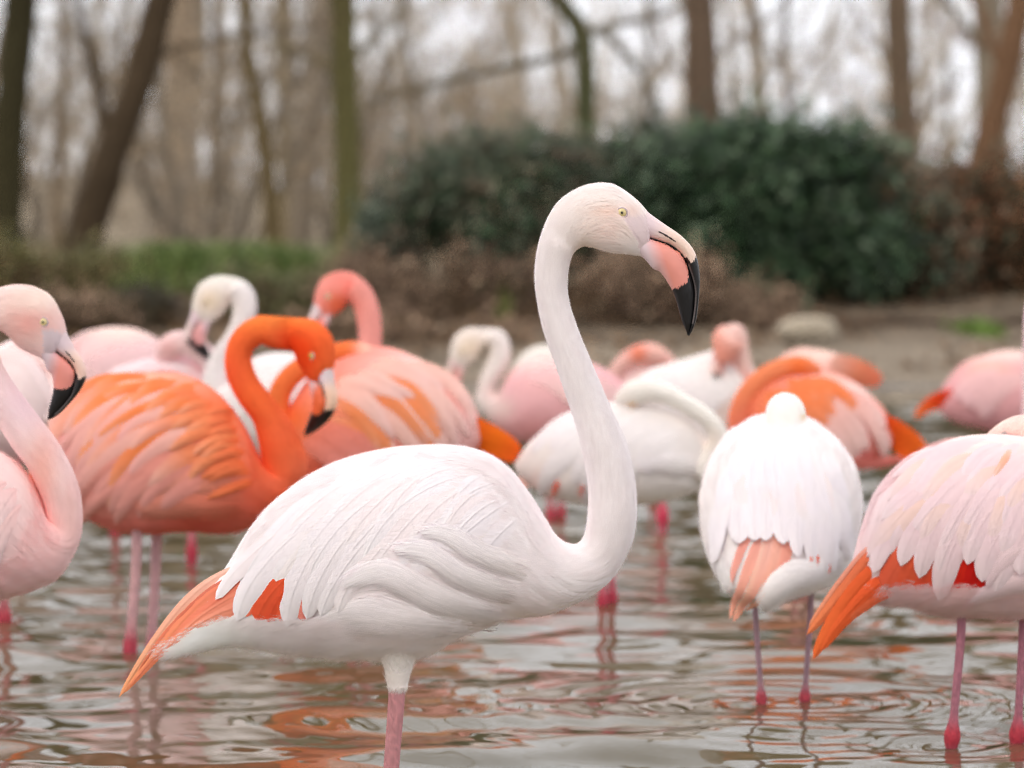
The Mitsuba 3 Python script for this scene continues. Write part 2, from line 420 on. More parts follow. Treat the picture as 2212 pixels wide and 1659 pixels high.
    def row(self, roots, tips, n, W, l0=3.0, lift=6.0, bow=0.12, colour=(0.8, 0.78, 0.78), jit=0.04, **kw):
        rng = self.rng
        A, B = spline(np.asarray(roots, float), n), spline(np.asarray(tips, float), n)
        for i in range(n):
            a, b = A[i], B[i]
            L = np.linalg.norm(b - a)
            b = a + (b - a) * (1 + rng.normal(0, 0.07 if not kw.get('soft') else 0.16))
            a = a + np.clip(rng.normal(0, jit * L, 2), -9, 9) + np.array([0, 5.0])
            b = b + rng.normal(0, jit * L, 2)
            d = b - a
            nrm = np.array([-d[1], d[0]])
            bw = bow * (1 + rng.normal(0, 0.35))
            ww = (W if np.isscalar(W) else W[0] + (W[1] - W[0]) * i / max(1, n - 1)) * (1 + rng.normal(0, 0.1))
            cc = colour(i, n, rng) if callable(colour) and colour.__code__.co_argcount == 3 else colour
            self.feather([a, a + d * 0.35 + nrm * bw * 0.8, a + d * 0.7 + nrm * bw * 0.75, b], ww, l0 + rng.random() * 1.5, lift * (0.7 + 0.6 * rng.random()), colour=cc, **kw)

    def down(self, count, length=0.24, width=0.55, lmin=5, lmax=36, lift=0.16, back=-0.25, sel=None, bare=None, drop=0.12):
        """A coat of fine strands that lie along the plumage."""
        rng, V, F = self.rng, self.V, self.F
        a, b, c = V[F[:, 0]], V[F[:, 1]], V[F[:, 2]]
        cr = np.cross(b - a, c - a)
        area = np.linalg.norm(cr, axis=1)
        out = (a + b + c) / 3 - (self.cen[F[:, 0]] + self.cen[F[:, 1]] + self.cen[F[:, 2]]) / 3
        nrm = cr / (area[:, None] + 1e-9)
        nrm *= np.where((nrm * out).sum(1) < 0, -1, 1)[:, None]
        p = area * (nrm[:, 2] > back)
        if sel is not None:
            p = p * sel((a + b + c) / 3)
        if bare is not None:                                            # not over the wing feathers on the near side
            m_ = (a + b + c) / 3
            p = p * ~(shapely.contains(Polygon(bare), shapely.points(m_[:, 0], m_[:, 1])) & (nrm[:, 2] > 0))
        f = rng.choice(len(F), count, p=p / p.sum())
        u = rng.random((count, 2))
        u = np.where(u.sum(1, keepdims=True) > 1, 1 - u, u)
        P = a[f] + (b - a)[f] * u[:, :1] + (c - a)[f] * u[:, 1:]
        N = nrm[f]
        D = -self.tan[F[f, 0]] + rng.normal(0, 0.16, (count, 3)) + np.array([0, drop, 0])
        D -= N * (D * N).sum(1, keepdims=True)
        D /= np.linalg.norm(D, axis=1, keepdims=True) + 1e-9
        Ln = np.clip(self.rad[F[f, 0]] * length, lmin, lmax) * (0.6 + 0.8 * rng.random(count))
        sd = np.cross(D, N)
        w = width * (0.7 + 0.6 * rng.random(count))
        lf = lift * (0.4 + 1.2 * rng.random(count))
        p0 = P - N * 0.5
        p1 = P + (D + N * lf[:, None]) * (Ln * 0.5)[:, None]
        bend = rng.normal(0, 0.12, (count, 1))
        p2 = P + (D + N * (lf * 0.9)[:, None] + sd * bend) * Ln[:, None]
        VV = np.stack([p0 - sd * w[:, None], p0 + sd * w[:, None], p1 - sd * (w * 0.7)[:, None], p1 + sd * (w * 0.7)[:, None], p2], 1).reshape(-1, 3)
        i = np.arange(count)[:, None] * 5
        FF = np.vstack([i + np.array([[0, 1, 3]]), i + np.array([[0, 3, 2]]), i + np.array([[2, 3, 4]])])
        col = np.repeat(np.clip(self.col[F[f, 0]] * (0.95 + 0.1 * rng.random((count, 1))), 0, 0.92), 5, 0)
        part(self.key, 'down', (self.world(VV), FF), 'down', True, None, col, normals=np.repeat(self.to_world_dir(N), 5, 0), kind='stuff')

    def to_world_dir(self, N):
        W = np.stack([N[:, 0], -N[:, 2], -N[:, 1]], 1)
        return W / np.linalg.norm(W, axis=1, keepdims=True)

    def head_stations(self, H, skip=0):
        return [(H.pt(a, b), H.pt(c, d), H.vec((0, 0, w))) for a, b, c, d, w in HEAD[skip:]]

    def bill(self, H, flesh, lilac, cream, eye=True, iris=S(226, 208, 150), n=70, m=44, dark=S(20, 19, 22), feathers=None):
        rng = self.rng
        N = 40
        top, mou, low = spline(B_TOP, N), spline(B_MOUTH, N), spline(B_LOW, N)
        tt = np.linspace(0, 1, N)
        for name, a, b, hw in (('upper_bill', top, mou, np.interp(tt, [0, 0.2, 0.45, 0.7, 0.92, 1], [25, 24, 20, 16, 9, 1.5])),
                               ('lower_bill', mou, low, np.interp(tt, [0, 0.15, 0.4, 0.65, 0.9, 1], [27, 27.5, 25, 18, 8.5, 1]))):
            st = [((a[i, 0], a[i, 1], 0), (b[i, 0], b[i, 1], 0), (0, 0, hw[i])) for i in range(N)]
            L = Loft(st, n, m, power=0.8)
            P = shapely.points(L.V[:, 0] + rng.normal(0, 0.6, len(L.V)), L.V[:, 1] + (meshkit.noise(L.V * 0.35, 3) - 0.5) * 7)
            col = blend(flesh, [(1455, 600, flesh * 0.97, 30)], L.V[:, :2])
            if name == 'upper_bill':
                col[:] = blend(cream, [(1400, 490, lilac, 38), (1380, 480, lilac, 30), (1475, 520, cream * 0.95, 20)], L.V[:, :2])
                col[shapely.contains(NOSTRIL, shapely.points(L.V[:, 0], L.V[:, 1]))] = S(45, 32, 30)
            else:
                w = np.clip((1432 - L.V[:, 0] + (L.V[:, 1] - 550) * 0.35) / 34, 0, 1)[:, None]
                col = col * (1 - w) + lilac * w
            blk = shapely.contains(BLACK, P)
            if name == 'upper_bill':
                blk = blk & ((L.V[:, 1] > 556) | (L.V[:, 0] > 1499))
            col[blk] = dark
            if name == 'upper_bill':
                q = (np.abs(L.V[:, 1] - np.interp(L.V[:, 1], mou[:, 1], mou[:, 1])) < 1e9) & (L.V[:, 1] > 570)
                e = np.exp(-((L.V[:, 0] - (np.interp(L.V[:, 1], mou[:, 1], mou[:, 0]) + 2.2)) / 1.6) ** 2) * q * (L.V[:, 1] < 700)
                col = col * (1 - 0.5 * e[:, None]) + 0.5 * e[:, None] * S(150, 140, 140)
            W = H.pt(L.V[:, 0], L.V[:, 1], L.V[:, 2])
            part(self.key, name, (self.world(W), L.F), 'bill_horn', True, L.uv * self.k * H.s, col)
        if eye:
            u = meshkit_sphere(20)
            for sgn in (1, -1):
                c = np.array([EYE0[0], EYE0[1], sgn * 42.5])
                q = u[0] * np.array([10.8, 10.8, 7.0]) + c
                ang = np.degrees(np.arccos(np.clip(u[0][:, 2] * sgn, -1, 1)))
                col = np.where((ang < 17)[:, None], S(12, 10, 10), np.where((ang < 60)[:, None], iris, S(60, 42, 34)))
                col = np.where(((ang > 17) & (ang < 26))[:, None], iris * 0.75, col)
                part(self.key, 'eye', (self.world(H.pt(q[:, 0], q[:, 1], q[:, 2])), u[1]), 'eyeball', True, None, col)
                th = np.linspace(0, 2 * math.pi, 25)[:-1]
                ring = [(EYE0[0] + 11.3 * math.cos(t) * 1.04, EYE0[1] + 10.6 * math.sin(t)) for t in th]
                R = np.array([[x, y, sgn * 44.6] for x, y in ring])
                tv, tf = closed_tube(R, 1.9, 7)
                part(self.key, 'eyelid', (self.world(H.pt(tv[:, 0], tv[:, 1], tv[:, 2])), tf), 'plumage', True, np.zeros((len(tv), 2)), np.tile(lilac * 0.78, (len(tv), 1)))

    def leg(self, path, r, joint_y, col=S(196, 128, 132), red=S(190, 62, 78), l=0.0, jm=0.95):
        """path of (x, y) from the body down to the water; the joint swells at joint_y; goes on under water."""
        pth = [(x, y) for x, y in path]
        dx = pth[-1][0] - pth[-2][0]
        dy = pth[-1][1] - pth[-2][1]
        pth.append((pth[-1][0] + dx / max(dy, 1) * 40, pth[-1][1] + 320 * 4.0 / self.d))
        c = spline(pth, 70)
        rr = r * (1 - 0.12 * np.clip((c[:, 1] - c[0, 1]) / max(1, joint_y - c[0, 1]), 0, 1))
        jw = np.exp(-((c[:, 1] - joint_y) / (r * 2.8)) ** 2)
        rr = rr * (1 + jm * jw)
        L = Loft(tube_st([(c[i, 0], c[i, 1], l, rr[i]) for i in range(len(c))], 70), 90, 18)
        w = np.clip(np.exp(-((L.V[:, 1] - joint_y) / (r * 3.4)) ** 2) * 1.15, 0, 1)[:, None]
        cc = col * (1 - w) + red * w
        nz = meshkit.fbm(np.stack([L.uv[:, 0] / 5, L.uv[:, 1] / 9, 0 * L.uv[:, 0]], 1), 3, 4)
        cc = cc * (0.60 + 0.72 * nz)[:, None]
        part(self.key, 'leg', (self.world(L.V), L.F), 'leg_skin', True, L.uv * self.k, cc)


def meshkit_sphere(n):
    import trimesh
    s = trimesh.creation.uv_sphere(1.0, count=[n, 2 * n])
    return np.array(s.vertices), np.array(s.faces)


def closed_tube(P, r, sides):
    t = np.roll(P, -1, 0) - np.roll(P, 1, 0)
    t /= np.linalg.norm(t, axis=1, keepdims=True)
    a = np.cross(t, [0, 0, 1.0])
    b = np.cross(t, a)
    th = np.arange(sides) * 2 * math.pi / sides
    V = P[:, None] + r * (np.cos(th)[None, :, None] * a[:, None] + np.sin(th)[None, :, None] * b[:, None])
    n = len(P)
    i, j = np.meshgrid(np.arange(n), np.arange(sides), indexing='ij')
    q = np.stack([i * sides + j, i * sides + (j + 1) % sides, ((i + 1) % n) * sides + (j + 1) % sides, ((i + 1) % n) * sides + j], -1).reshape(-1, 4)
    return V.reshape(-1, 3), np.vstack([q[:, [0, 1, 2]], q[:, [0, 2, 3]]])


WHITE, PALE, PINK, SALMON, ORANGE, RED = S(247, 240, 241), S(247, 224, 224), S(240, 190, 190), S(243, 150, 125), S(240, 104, 44), S(226, 62, 30)
PEACH = S(250, 170, 110)
LILAC_C, FLESH, CREAM = S(232, 210, 216), S(240, 156, 142), S(246, 216, 200)

# ----------------------------------------------------------------------------- ground and water
def smooth(a, b, x):
    t = np.clip((x - a) / (b - a), 0, 1)
    return t * t * (3 - 2 * t)


def shore(x):
    return 14.3 + 0.18 * np.sin(x * 0.9 + 1) + 0.08 * np.sin(x * 2.7)


def ground_z(x, y):
    x, y = np.asarray(x, float), np.asarray(y, float)
    s = y - shore(x)
    far = 0.05 + 0.012 * np.clip(s, 0, 6) + 0.16 * smooth(5.5, 9, s) + 0.16 * smooth(9, 22, s)
    side = smooth(8, 11, np.abs(x)) + smooth(-1.5, -4, y)
    z = np.where(s > 0, far, 0.05) * 1.0
    bed = -0.35 * (1 - smooth(-1.3, 0.05, s)) * (1 - np.clip(side, 0, 1))
    z = np.where(s > 0.05, z, bed + z * (bed > -0.02) + 0.05 * (bed <= -0.02) * smooth(-1.3, 0.05, s)) + 0.3 * np.clip(side, 0, 1) * (s < 0)
    hill = smooth(30, 120, y) * (1.3 + 0.9 * smooth(0, 14, -x) - 0.7 * smooth(-2, 10, x))
    n = meshkit.fbm(np.stack([x * 0.9, y * 0.9, 0 * x], -1), 3, 11) - 0.5
    return z + hill + n * (0.03 + 0.10 * smooth(2, 9, s))


gx = np.sinh(np.linspace(-4.2, 4.2, 281)) * 2.9
gy = np.r_[np.linspace(-60, 10, 40)[:-1], np.linspace(10, 13, 16)[:-1], np.linspace(13, 26, 150)[:-1], 26 + np.expm1(np.linspace(0, 3.4, 70)) * 5.0]
XX, YY = np.meshgrid(gx, gy)
GV = np.stack([XX, YY, ground_z(XX, YY)], -1).reshape(-1, 3)
key = solo('ground', 'brown earth bank and leaf littered woodland floor behind the pond', 'ground', (GV, grid_faces(len(gy), len(gx), wrap=False)), 'soil', kind='structure')

rw = np.random.default_rng(5)
WAVES = []
for i in range(46):
    lam = 0.08 * (0.95 / 0.08) ** rw.random()
    ang = rw.normal(math.pi / 2, 0.6)
    slope = 0.0086 * (0.35 + 0.65 * smooth(0.06, 0.2, lam))
    WAVES.append((2 * math.pi / lam * math.cos(ang), 2 * math.pi / lam * math.sin(ang), slope * lam / (2 * math.pi), rw.random() * 6.28))
RINGS = []                                                              # x, y, wavelength, height, reach


def water_z(x, y):
    q = np.stack([x * 1.2, y * 0.75, 0 * x], -1)
    calm = 0.25 + 1.55 * smooth(0.3, 0.72, meshkit.fbm(q, 3, 21))
    wx = (meshkit.fbm(q * 2.1, 2, 31) - 0.5) * 0.16
    wy = (meshkit.fbm(q * 2.1, 2, 41) - 0.5) * 0.16
    z = 0
    for kx, ky, a, ph in WAVES:
        z = z + a * np.sin(kx * (x + wx) + ky * (y + wy) + ph)
    z = z * calm
    for cx, cy, lam, a, reach in RINGS:
        r = np.hypot(x - cx, y - cy)
        z = z + a * np.sin(r * 2 * math.pi / lam) * np.exp(-r / reach) * smooth(0, 0.03, r)
    return z


for bx, by, d, a in ((1644, 1520, 4.87, 0.0016), (1740, 1520, 4.87, 0.0016), (2053, 1615, 4.46, 0.0012), (858, 1740, 4.0, 0.0004), (1310, 1310, 6.2, 0.0012)):
    P = px(bx, by, d)
    RINGS.append((P[0], P[1], 0.058, a * 0.5, 0.34))
wy = np.r_[np.linspace(-3.5, 3.6, 60)[:-1], 1 / np.linspace(1 / 3.6, 1 / 15.2, 760)]
core = np.linspace(-0.168, 0.168, 290)
wxn = np.r_[-core[-1] - np.expm1(np.linspace(0, 3.2, 40))[:0:-1] * 0.07, core, core[-1] + np.expm1(np.linspace(0, 3.2, 40))[1:] * 0.07]
WX = wxn[None, :] * np.maximum(wy, 3.6)[:, None]
WX = np.sign(WX) * np.minimum(np.abs(WX), 10.5 + 0.05 * np.abs(WX))
WY = np.repeat(wy[:, None], len(wxn), 1)
WV = np.stack([WX, WY, water_z(WX, WY)], -1).reshape(-1, 3)
solo('pond', 'murky rippled pond water reflecting the flamingos and the pale sky', 'water', (WV, grid_faces(len(wy), len(wxn), wrap=False)), 'pond_water', kind='structure')

# low dark lip of the pond along the far shore, in lengths
re_ = np.random.default_rng(8)
pe = thing('pond_edging', 'dark low edging strip along the far shore of the pond', 'edging')
ex = np.linspace(-3.6, 3.6, 10)
for a, b in zip(ex[:-1], ex[1:]):
    import trimesh
    xs = np.linspace(a + 0.006, b - 0.006, 7)
    prof = np.array([(0, -0.12), (0, 0.045), (0.012, 0.055), (0.06, 0.055), (0.07, 0.045), (0.07, -0.12)])
    tilt = re_.normal(0, 0.004)
    V = np.array([[x, shore(x) - 0.10 + p[0], p[1] + tilt] for x in xs for p in prof])
    part(pe, 'edging_length', (V, grid_faces(7, 6)), 'slate', False)

# ----------------------------------------------------------------------------- woodland
class Tubes:
    def __init__(self):
        self.v, self.f, self.c, self.n = [], [], [], 0

    def add(self, P, r, sides, col):
        P = np.asarray(P, float)
        t = np.gradient(P, axis=0)
        t /= np.linalg.norm(t, axis=1, keepdims=True) + 1e-12
        a = np.cross(t, [0.13, 0.97, 0.2])
        a /= np.linalg.norm(a, axis=1, keepdims=True) + 1e-12
        b = np.cross(t, a)
        th = np.arange(sides) * 2 * math.pi / sides
        V = P[:, None] + np.broadcast_to(r, (len(P),))[:, None, None] * (np.cos(th)[None, :, None] * a[:, None] + np.sin(th)[None, :, None] * b[:, None])
        self.v.append(V.reshape(-1, 3))
        self.f.append(grid_faces(len(P), sides) + self.n)
        col = np.asarray(col)
        self.c.append(np.repeat(col, sides, 0) if col.ndim == 2 else np.tile(col, (len(P) * sides, 1)))
        self.n += len(P) * sides

    def mesh(self):
        return (np.vstack(self.v), np.vstack(self.f)), np.vstack(self.c)


def wander(rng, p, d, L, k, wob, up=0.0):
    P = [np.array(p, float)]
    d = np.array(d, float) / np.linalg.norm(d)
    for _ in range(k):
        d = d + rng.normal(0, wob, 3) + np.array([0, 0, up])
        d /= np.linalg.norm(d)
        P.append(P[-1] + d * L / k)
    return np.array(P)


def twigs(rng, tb, P, r0, levels, nchild, ratio, col, spread=0.9, up=0.06, start=0.25):
    if levels == 0:
        return
    seg = np.linalg.norm(np.diff(P, axis=0), axis=1).sum()
    for _ in range(nchild[0]):
        t = start + (1 - start) * rng.random()
        i = t * (len(P) - 1)
        k = min(int(i), len(P) - 2)
        p = P[k] + (P[k + 1] - P[k]) * (i - k)
        ax = P[k + 1] - P[k]
        ax = ax / (np.linalg.norm(ax) + 1e-9)
        d = ax + rng.normal(0, spread, 3)
        d[2] += 0.15
        L = seg * ratio * (0.55 + 0.8 * rng.random()) * (1.15 - 0.5 * t)
        r = r0 * (1 - 0.75 * t) * 0.55
        Q = wander(rng, p, d, L, 4, 0.16, up)
        tb.add(Q, np.linspace(max(r, 0.0028), max(0.0018, r * 0.3), 5), 3, col * (0.8 + 0.4 * rng.random()))
        twigs(rng, tb, Q, max(r, 0.003), levels - 1, nchild[1:], ratio, col, spread, up, 0.15)


def leaf_quads(P, size, rng, cols, flat=1.0, aspect=0.42, droop=0.25):
    n = len(P)
    D = rng.normal(0, 1, (n, 3)) * np.array([1, 1, 0.7])
    D[:, 2] -= droop
    D /= np.linalg.norm(D, axis=1, keepdims=True)
    U = rng.normal(0, 0.55, (n, 3)) + np.array([0, -0.35, 0.8])
    Sd = np.cross(D, U)
    Sd /= np.linalg.norm(Sd, axis=1, keepdims=True) + 1e-9
    N = np.cross(Sd, D)
    L = (size * (0.6 + 0.8 * rng.random(n)))[:, None]
    w = L * aspect * 0.5
    V = np.stack([P, P + D * L * 0.45 + Sd * w - N * w * 0.3, P + D * L * 0.5, P + D * L * 0.45 - Sd * w - N * w * 0.3, P + D * L - N * L * 0.15], 1).reshape(-1, 3)
    i = np.arange(n)[:, None] * 5
    F = np.vstack([i + np.array([[0, 1, 2]]), i + np.array([[0, 2, 3]]), i + np.array([[1, 4, 2]]), i + np.array([[2, 4, 3]])])
    C = np.asarray(cols)[rng.integers(0, len(cols), n)] * (0.75 + 0.5 * rng.random((n, 1)))
    return V, F, np.repeat(C, 5, 0)


rt = np.random.default_rng(77)
groups = []
for v in range(5):                                                        # five kinds of leafless thicket shrubs
    tb, sb = Tubes(), Tubes()
    col = (S(176, 164, 148), S(192, 178, 158), S(146, 136, 122), S(184, 170, 148), S(160, 150, 136))[v]
    for _ in range(8):
        a = rt.random() * 6.28
        lean = 0.15 + 0.75 * rt.random()
        P = wander(rt, (0.15 * math.cos(a), 0.15 * math.sin(a), -0.15), (lean * math.cos(a), lean * math.sin(a), 1), 2.2 + 2.2 * rt.random(), 10, 0.17)
        r = 0.016 + 0.024 * rt.random()
        sb.add(P, np.linspace(r, 0.006, 11), 5, col * 0.85)
        twigs(rt, tb, P, r, 3, [7, 4, 2], 0.34, col)
    (ms, cs), (mt, ct) = sb.mesh(), tb.mesh()
    lc = mt[0][rt.integers(0, len(mt[0]), 46)]
    lv, lf, lcol = leaf_quads((lc[:, None] + rt.normal(0, 0.07, (46, 9, 3))).reshape(-1, 3), 0.075, rt, [S(178, 156, 128), S(160, 138, 112), S(192, 172, 142), S(138, 122, 100)])
    scene[f'thicket_kind_{v}'] = {'type': 'shapegroup', 'dry_leaves': mikit.ply((lv, lf), 'dry_leaf', False, color=lcol),
                                  'stems': mikit.ply(ms, 'twig', True, color=cs), 'twigs': mikit.ply(mt, 'twig', False, color=ct)}
    groups.append((ms, mt))
tree_n = 0
for v in range(4):                                                        # four kinds of far bare trees
    tb, sb = Tubes(), Tubes()
    col = (S(134, 124, 110), S(150, 138, 122), S(122, 114, 98), S(142, 132, 116))[v]
    P = wander(rt, (0, 0, -0.3), (rt.normal(0, 0.07), rt.normal(0, 0.07), 1), 10 + 3 * rt.random(), 12, 0.05)
    r = 0.08 + 0.03 * v
    sb.add(P, np.linspace(r, 0.03, 13), 9, col)
    twigs(rt, tb, P, r * 0.55, 3, [16, 6, 4], 0.33, col * 1.1, 0.8, 0.05, 0.16)
    (ms, cs), (mt, ct) = sb.mesh(), tb.mesh()
    scene[f'far_tree_kind_{v}'] = {'type': 'shapegroup', 'trunk': mikit.ply(ms, 'bark', True, color=cs), 'crown': mikit.ply(mt, 'twig', False, color=ct)}


def put(name, kind, x, y, rot, s, label, cat, group):
    k = thing(name, label, cat, group)
    for p_ in (('twigs', 'dry_leaves') if 'thicket' in kind else ('crown',)):
        labels[f'{k}__{p_}'] = {'kind': 'stuff'}
    scene[k] = {'type': 'instance', 'sg': {'type': 'ref', 'id': kind},
                'to_world': T().translate([float(x), float(y), float(ground_z(x, y))]).rotate([0, 0, 1], float(rot)).scale(float(s))}


rp = np.random.default_rng(123)
for i in range(46):
    y = 31 + 50 * rp.random() ** 1.1
    u = rp.uniform(-1.25, 1.25)
    if u > 0.2 and rp.random() < 0.6:
        u = rp.uniform(-1.25, 0.1)
    put('thicket_shrub', f'thicket_kind_{i % 5}', u * 0.138 * y, y, rp.random() * 360, 0.8 + 0.5 * rp.random(),
        'leafless brown shrub in the blurred thicket behind the pond', 'shrub', 'bare shrubs of the woodland thicket')
for i in range(22):
    y = 40 + 45 * rp.random()
    u = rp.uniform(-1.25, 0.6)
    put('thicket_shrub', f'thicket_kind_{(i * 2) % 5}', u * 0.138 * y, y, rp.random() * 360, 0.5 + 0.25 * rp.random(),
        'leafless brown shrub in the blurred thicket behind the pond', 'shrub', 'bare shrubs of the woodland thicket')
for i in range(22):
    y = 36 + 60 * rp.random()
    u = rp.uniform(-1.35, 1.35)
    put('woodland_tree', f'far_tree_kind_{i % 4}', u * 0.138 * y, y, rp.random() * 360, 0.8 + 0.5 * rp.random(),
        'bare woodland tree far behind the bushes and the pond', 'tree', 'bare trees far back in the wood')


def near_tree(label, path, width, d, col, arms=(), seed=1, height=7.5, moss=None, name='tree', ivy=0):
    rng = np.random.default_rng(seed)
    k = thing(name, label, 'tree')
    P = [px(x, y, d) for x, y in path]
    P[0][2] = float(ground_z(P[0][0], d)) - 0.15
    dd = P[-1] - P[-2]
    dd /= np.linalg.norm(dd)
    for j in range(5):
        dd = dd + rng.normal(0, 0.05, 3) + np.array([0, 0, 0.05])
        dd /= np.linalg.norm(dd)
        if P[-1][2] < height:
            P.append(P[-1] + dd * (height - P[-1][2]) / (5 - j) if j < 4 else P[-1] + dd)
    P = spline(np.array(P), 60)
    r0 = width / 2 * d / FPX
    s = np.linspace(0, 1, 60)
    r = r0 * (1 - 0.55 * s) * (1 + 0.55 * np.exp(-s * 22))
    r = r * (1 + 0.10 * (meshkit.noise(np.stack([s * 26, s * 0 + seed, s * 0], 1)) - 0.5))
    tb = Tubes()
    cc = np.tile(col, (60, 1)) * (0.85 + 0.3 * meshkit.fbm(np.stack([s * 14, s * 0 + seed, s * 0], 1), 3))[:, None]
    if moss is not None:
        w = smooth(0.5, 0.0, s)[:, None]
        cc = cc * (1 - w) + moss * w
    tb.add(P, r, 16, cc)
    m, c = tb.mesh()
    V = m[0] + (meshkit.fbm(m[0] * 9, 3, seed)[:, None] - 0.5) * r0 * 0.35
    part(k, 'trunk', (V, m[1]), 'bark', True, None, c)
    tw = Tubes()
    for apath, aw in arms:
        A = [px(x, y, d + 0.05 * j) for j, (x, y) in enumerate(apath)]
        A = spline(np.array(A), 26)
        t2 = Tubes()
        ra = np.linspace(aw / 2 * d / FPX, aw / 4 * d / FPX, 26)
        t2.add(A, ra, 9, col * 1.05)
        m2, c2 = t2.mesh()
        part(k, 'branch', m2, 'bark', True, None, c2)
        twigs(rng, tw, A, 0.02, 2, [9, 5], 0.3, col * 1.5, 0.8, 0.03, 0.2)
    top = P[20:]
    twigs(rng, tw, top, r0 * 0.55, 3, [9, 5, 4], 0.4, col * 1.4, 0.9, 0.04, 0.1)
    m3, c3 = tw.mesh()
    part(k, 'crown', m3, 'twig', False, None, c3)
    if ivy:
        lp = []
        for _ in range(ivy):
            i = rng.integers(2, 34)
            a = rng.random() * 6.28
            lp.append(P[i] + np.array([math.cos(a), math.sin(a), rng.normal(0, 0.4)]) * (r[i] * 1.05))
        mv, mf, mc = leaf_quads(np.array(lp), 0.05, rng, [S(70, 92, 58), S(58, 78, 50)], 0.6)
        part(k, 'ivy', (mv, mf), 'leaf', False, None, mc, kind='stuff')
    return k


def bush(label, blobs, d, count, size, cols, seed, mat_='leaf', name='bush', cat='bush', cluster=14, stems=16, twigcol=S(96, 78, 60), shell=0.55, group=None, spread=0.10, gap=0.47):
    """blobs: (x, y, rx, ry) in the reference picture at depth d; leaves in sprigs near the blobs' surfaces, on stems from the ground."""
    rng = np.random.default_rng(seed)
    k = thing(name, label, cat, group)
    B = []
    for x, y, rx, ry in blobs:
        y, ry = y + (18 if d > 22.1 and y < 460 else 0), ry
        B.append((px(x, y, d + rng.normal(0, 0.08)), rx * d / FPX, ry * d / FPX))
    vol = np.array([b[1] * b[2] for b in B])
    pick = rng.choice(len(B), count // cluster, p=vol / vol.sum())
    q = rng.normal(0, 1, (len(pick), 3))
    q /= np.linalg.norm(q, axis=1, keepdims=True)
    rad = (shell + (1.10 - shell) * rng.random(len(pick)) ** 0.7)[:, None] * (0.74 + 0.42 * meshkit.fbm(q * 1.7 + np.array([b[0] for b in B])[pick] * 2.0, 3, seed)[:, None])
    R = np.array([[b[1], max(b[1] * 0.75, b[2] * 0.8), b[2]] for b in B])[pick]
    C = np.array([b[0] for b in B])[pick] + q * R * rad
    keep = meshkit.fbm(C * 3.4, 2, seed) > gap
    C = C[keep]
    C[:, 2] = np.maximum(C[:, 2], ground_z(C[:, 0], C[:, 1]) + 0.03)
    P = (C[:, None] + rng.normal(0, spread, (len(C), cluster, 3))).reshape(-1, 3)
    V, F, col = leaf_quads(P, size, rng, cols)
    tone = np.repeat(0.55 + 0.9 * meshkit.fbm(C * 2.2, 2, seed + 1), cluster)
    part(k, 'foliage', (V, F), mat_, False, None, col * np.repeat(tone, 5)[:, None], kind='stuff')
    tb = Tubes()
    for i in range(min(len(C), stems * 6)):
        c = C[i]
        b = B[rng.integers(0, len(B))][0]
        base = np.array([b[0] + rng.normal(0, 0.15), b[1] + rng.normal(0, 0.1), 0])
        base[2] = ground_z(base[0], base[1]) - 0.05
        mid = base * 0.5 + c * 0.5 + rng.normal(0, 0.06, 3)
        tb.add(spline(np.array([base, mid, c]), 6), np.linspace(0.011, 0.003, 6), 4, twigcol)
    m, cc = tb.mesh()
    part(k, 'stems', m, 'twig', True, None, cc)
    return k


near_tree('thick dark trunk at the left edge of the picture, leaning right', [(-5, 570), (8, 430), (22, 240), (40, 60), (52, -60)], 84, 27, S(62, 58, 40), seed=3)
near_tree('dark trunk leaning right with a forked side branch, left of the grass clump', [(150, 600), (195, 470), (250, 310), (305, 160), (345, 10), (372, -90)], 78, 26, S(74, 62, 48),
          arms=[([(238, 330), (222, 240), (200, 140), (178, 50), (165, -50)], 30), ([(285, 215), (330, 130), (420, 95), (560, 70), (700, 55)], 12)], seed=4)
near_tree('thin grey trunk between the two dark leaning trunks', [(118, 520), (128, 300), (138, 100), (136, -60)], 22, 33, S(120, 105, 86), seed=5)
near_tree('broad pale trunk far back, right of the leaning dark trunk', [(378, 500), (385, 300), (392, 100), (398, -60)], 84, 44, S(165, 148, 128), seed=6, height=10)
near_tree('slim olive trunk bending left towards its top', [(590, 520), (580, 380), (560, 240), (535, 110), (525, -40)], 36, 30, S(112, 98, 70), seed=7)
near_tree('pale slender trunk just right of the slim olive trunk', [(612, 540), (612, 300), (604, 120), (600, -50)], 24, 32, S(150, 136, 110), seed=8)
near_tree('straight mossy green brown trunk left of the dark bushes', [(752, 540), (752, 380), (747, 220), (742, 80), (738, -60)], 62, 28, S(96, 88, 60), moss=S(100, 98, 62), seed=9, arms=[([(748, 210), (700, 145), (640, 112), (565, 98)], 10), ([(745, 150), (800, 92), (850, 40), (884, -30)], 12)])
near_tree('ivy greened tree with long crooked side branches above the bushes', [(1262, 480), (1266, 260), (1264, 150), (1256, 70), (1215, 10), (1165, -50)], 46, 30, S(98, 90, 70), moss=S(78, 88, 56),
          arms=[([(1258, 95), (1180, 128), (1080, 148), (980, 172), (880, 196), (800, 224)], 20), ([(1268, 75), (1330, 52), (1410, 40), (1470, 10), (1530, -30)], 17),
                ([(1290, 62), (1345, 110), (1392, 170), (1420, 230), (1440, 280)], 17)], seed=10, ivy=500)
near_tree('thick straight grey brown trunk behind the middle of the dark green bush', [(1526, 430), (1520, 250), (1514, 120), (1508, -60)], 84, 29, S(104, 88, 74), seed=11, arms=[([(1515, 150), (1580, 92), (1640, 58), (1704, -20)], 12), ([(1512, 210), (1452, 130), (1420, 60), (1392, -40)], 10)])
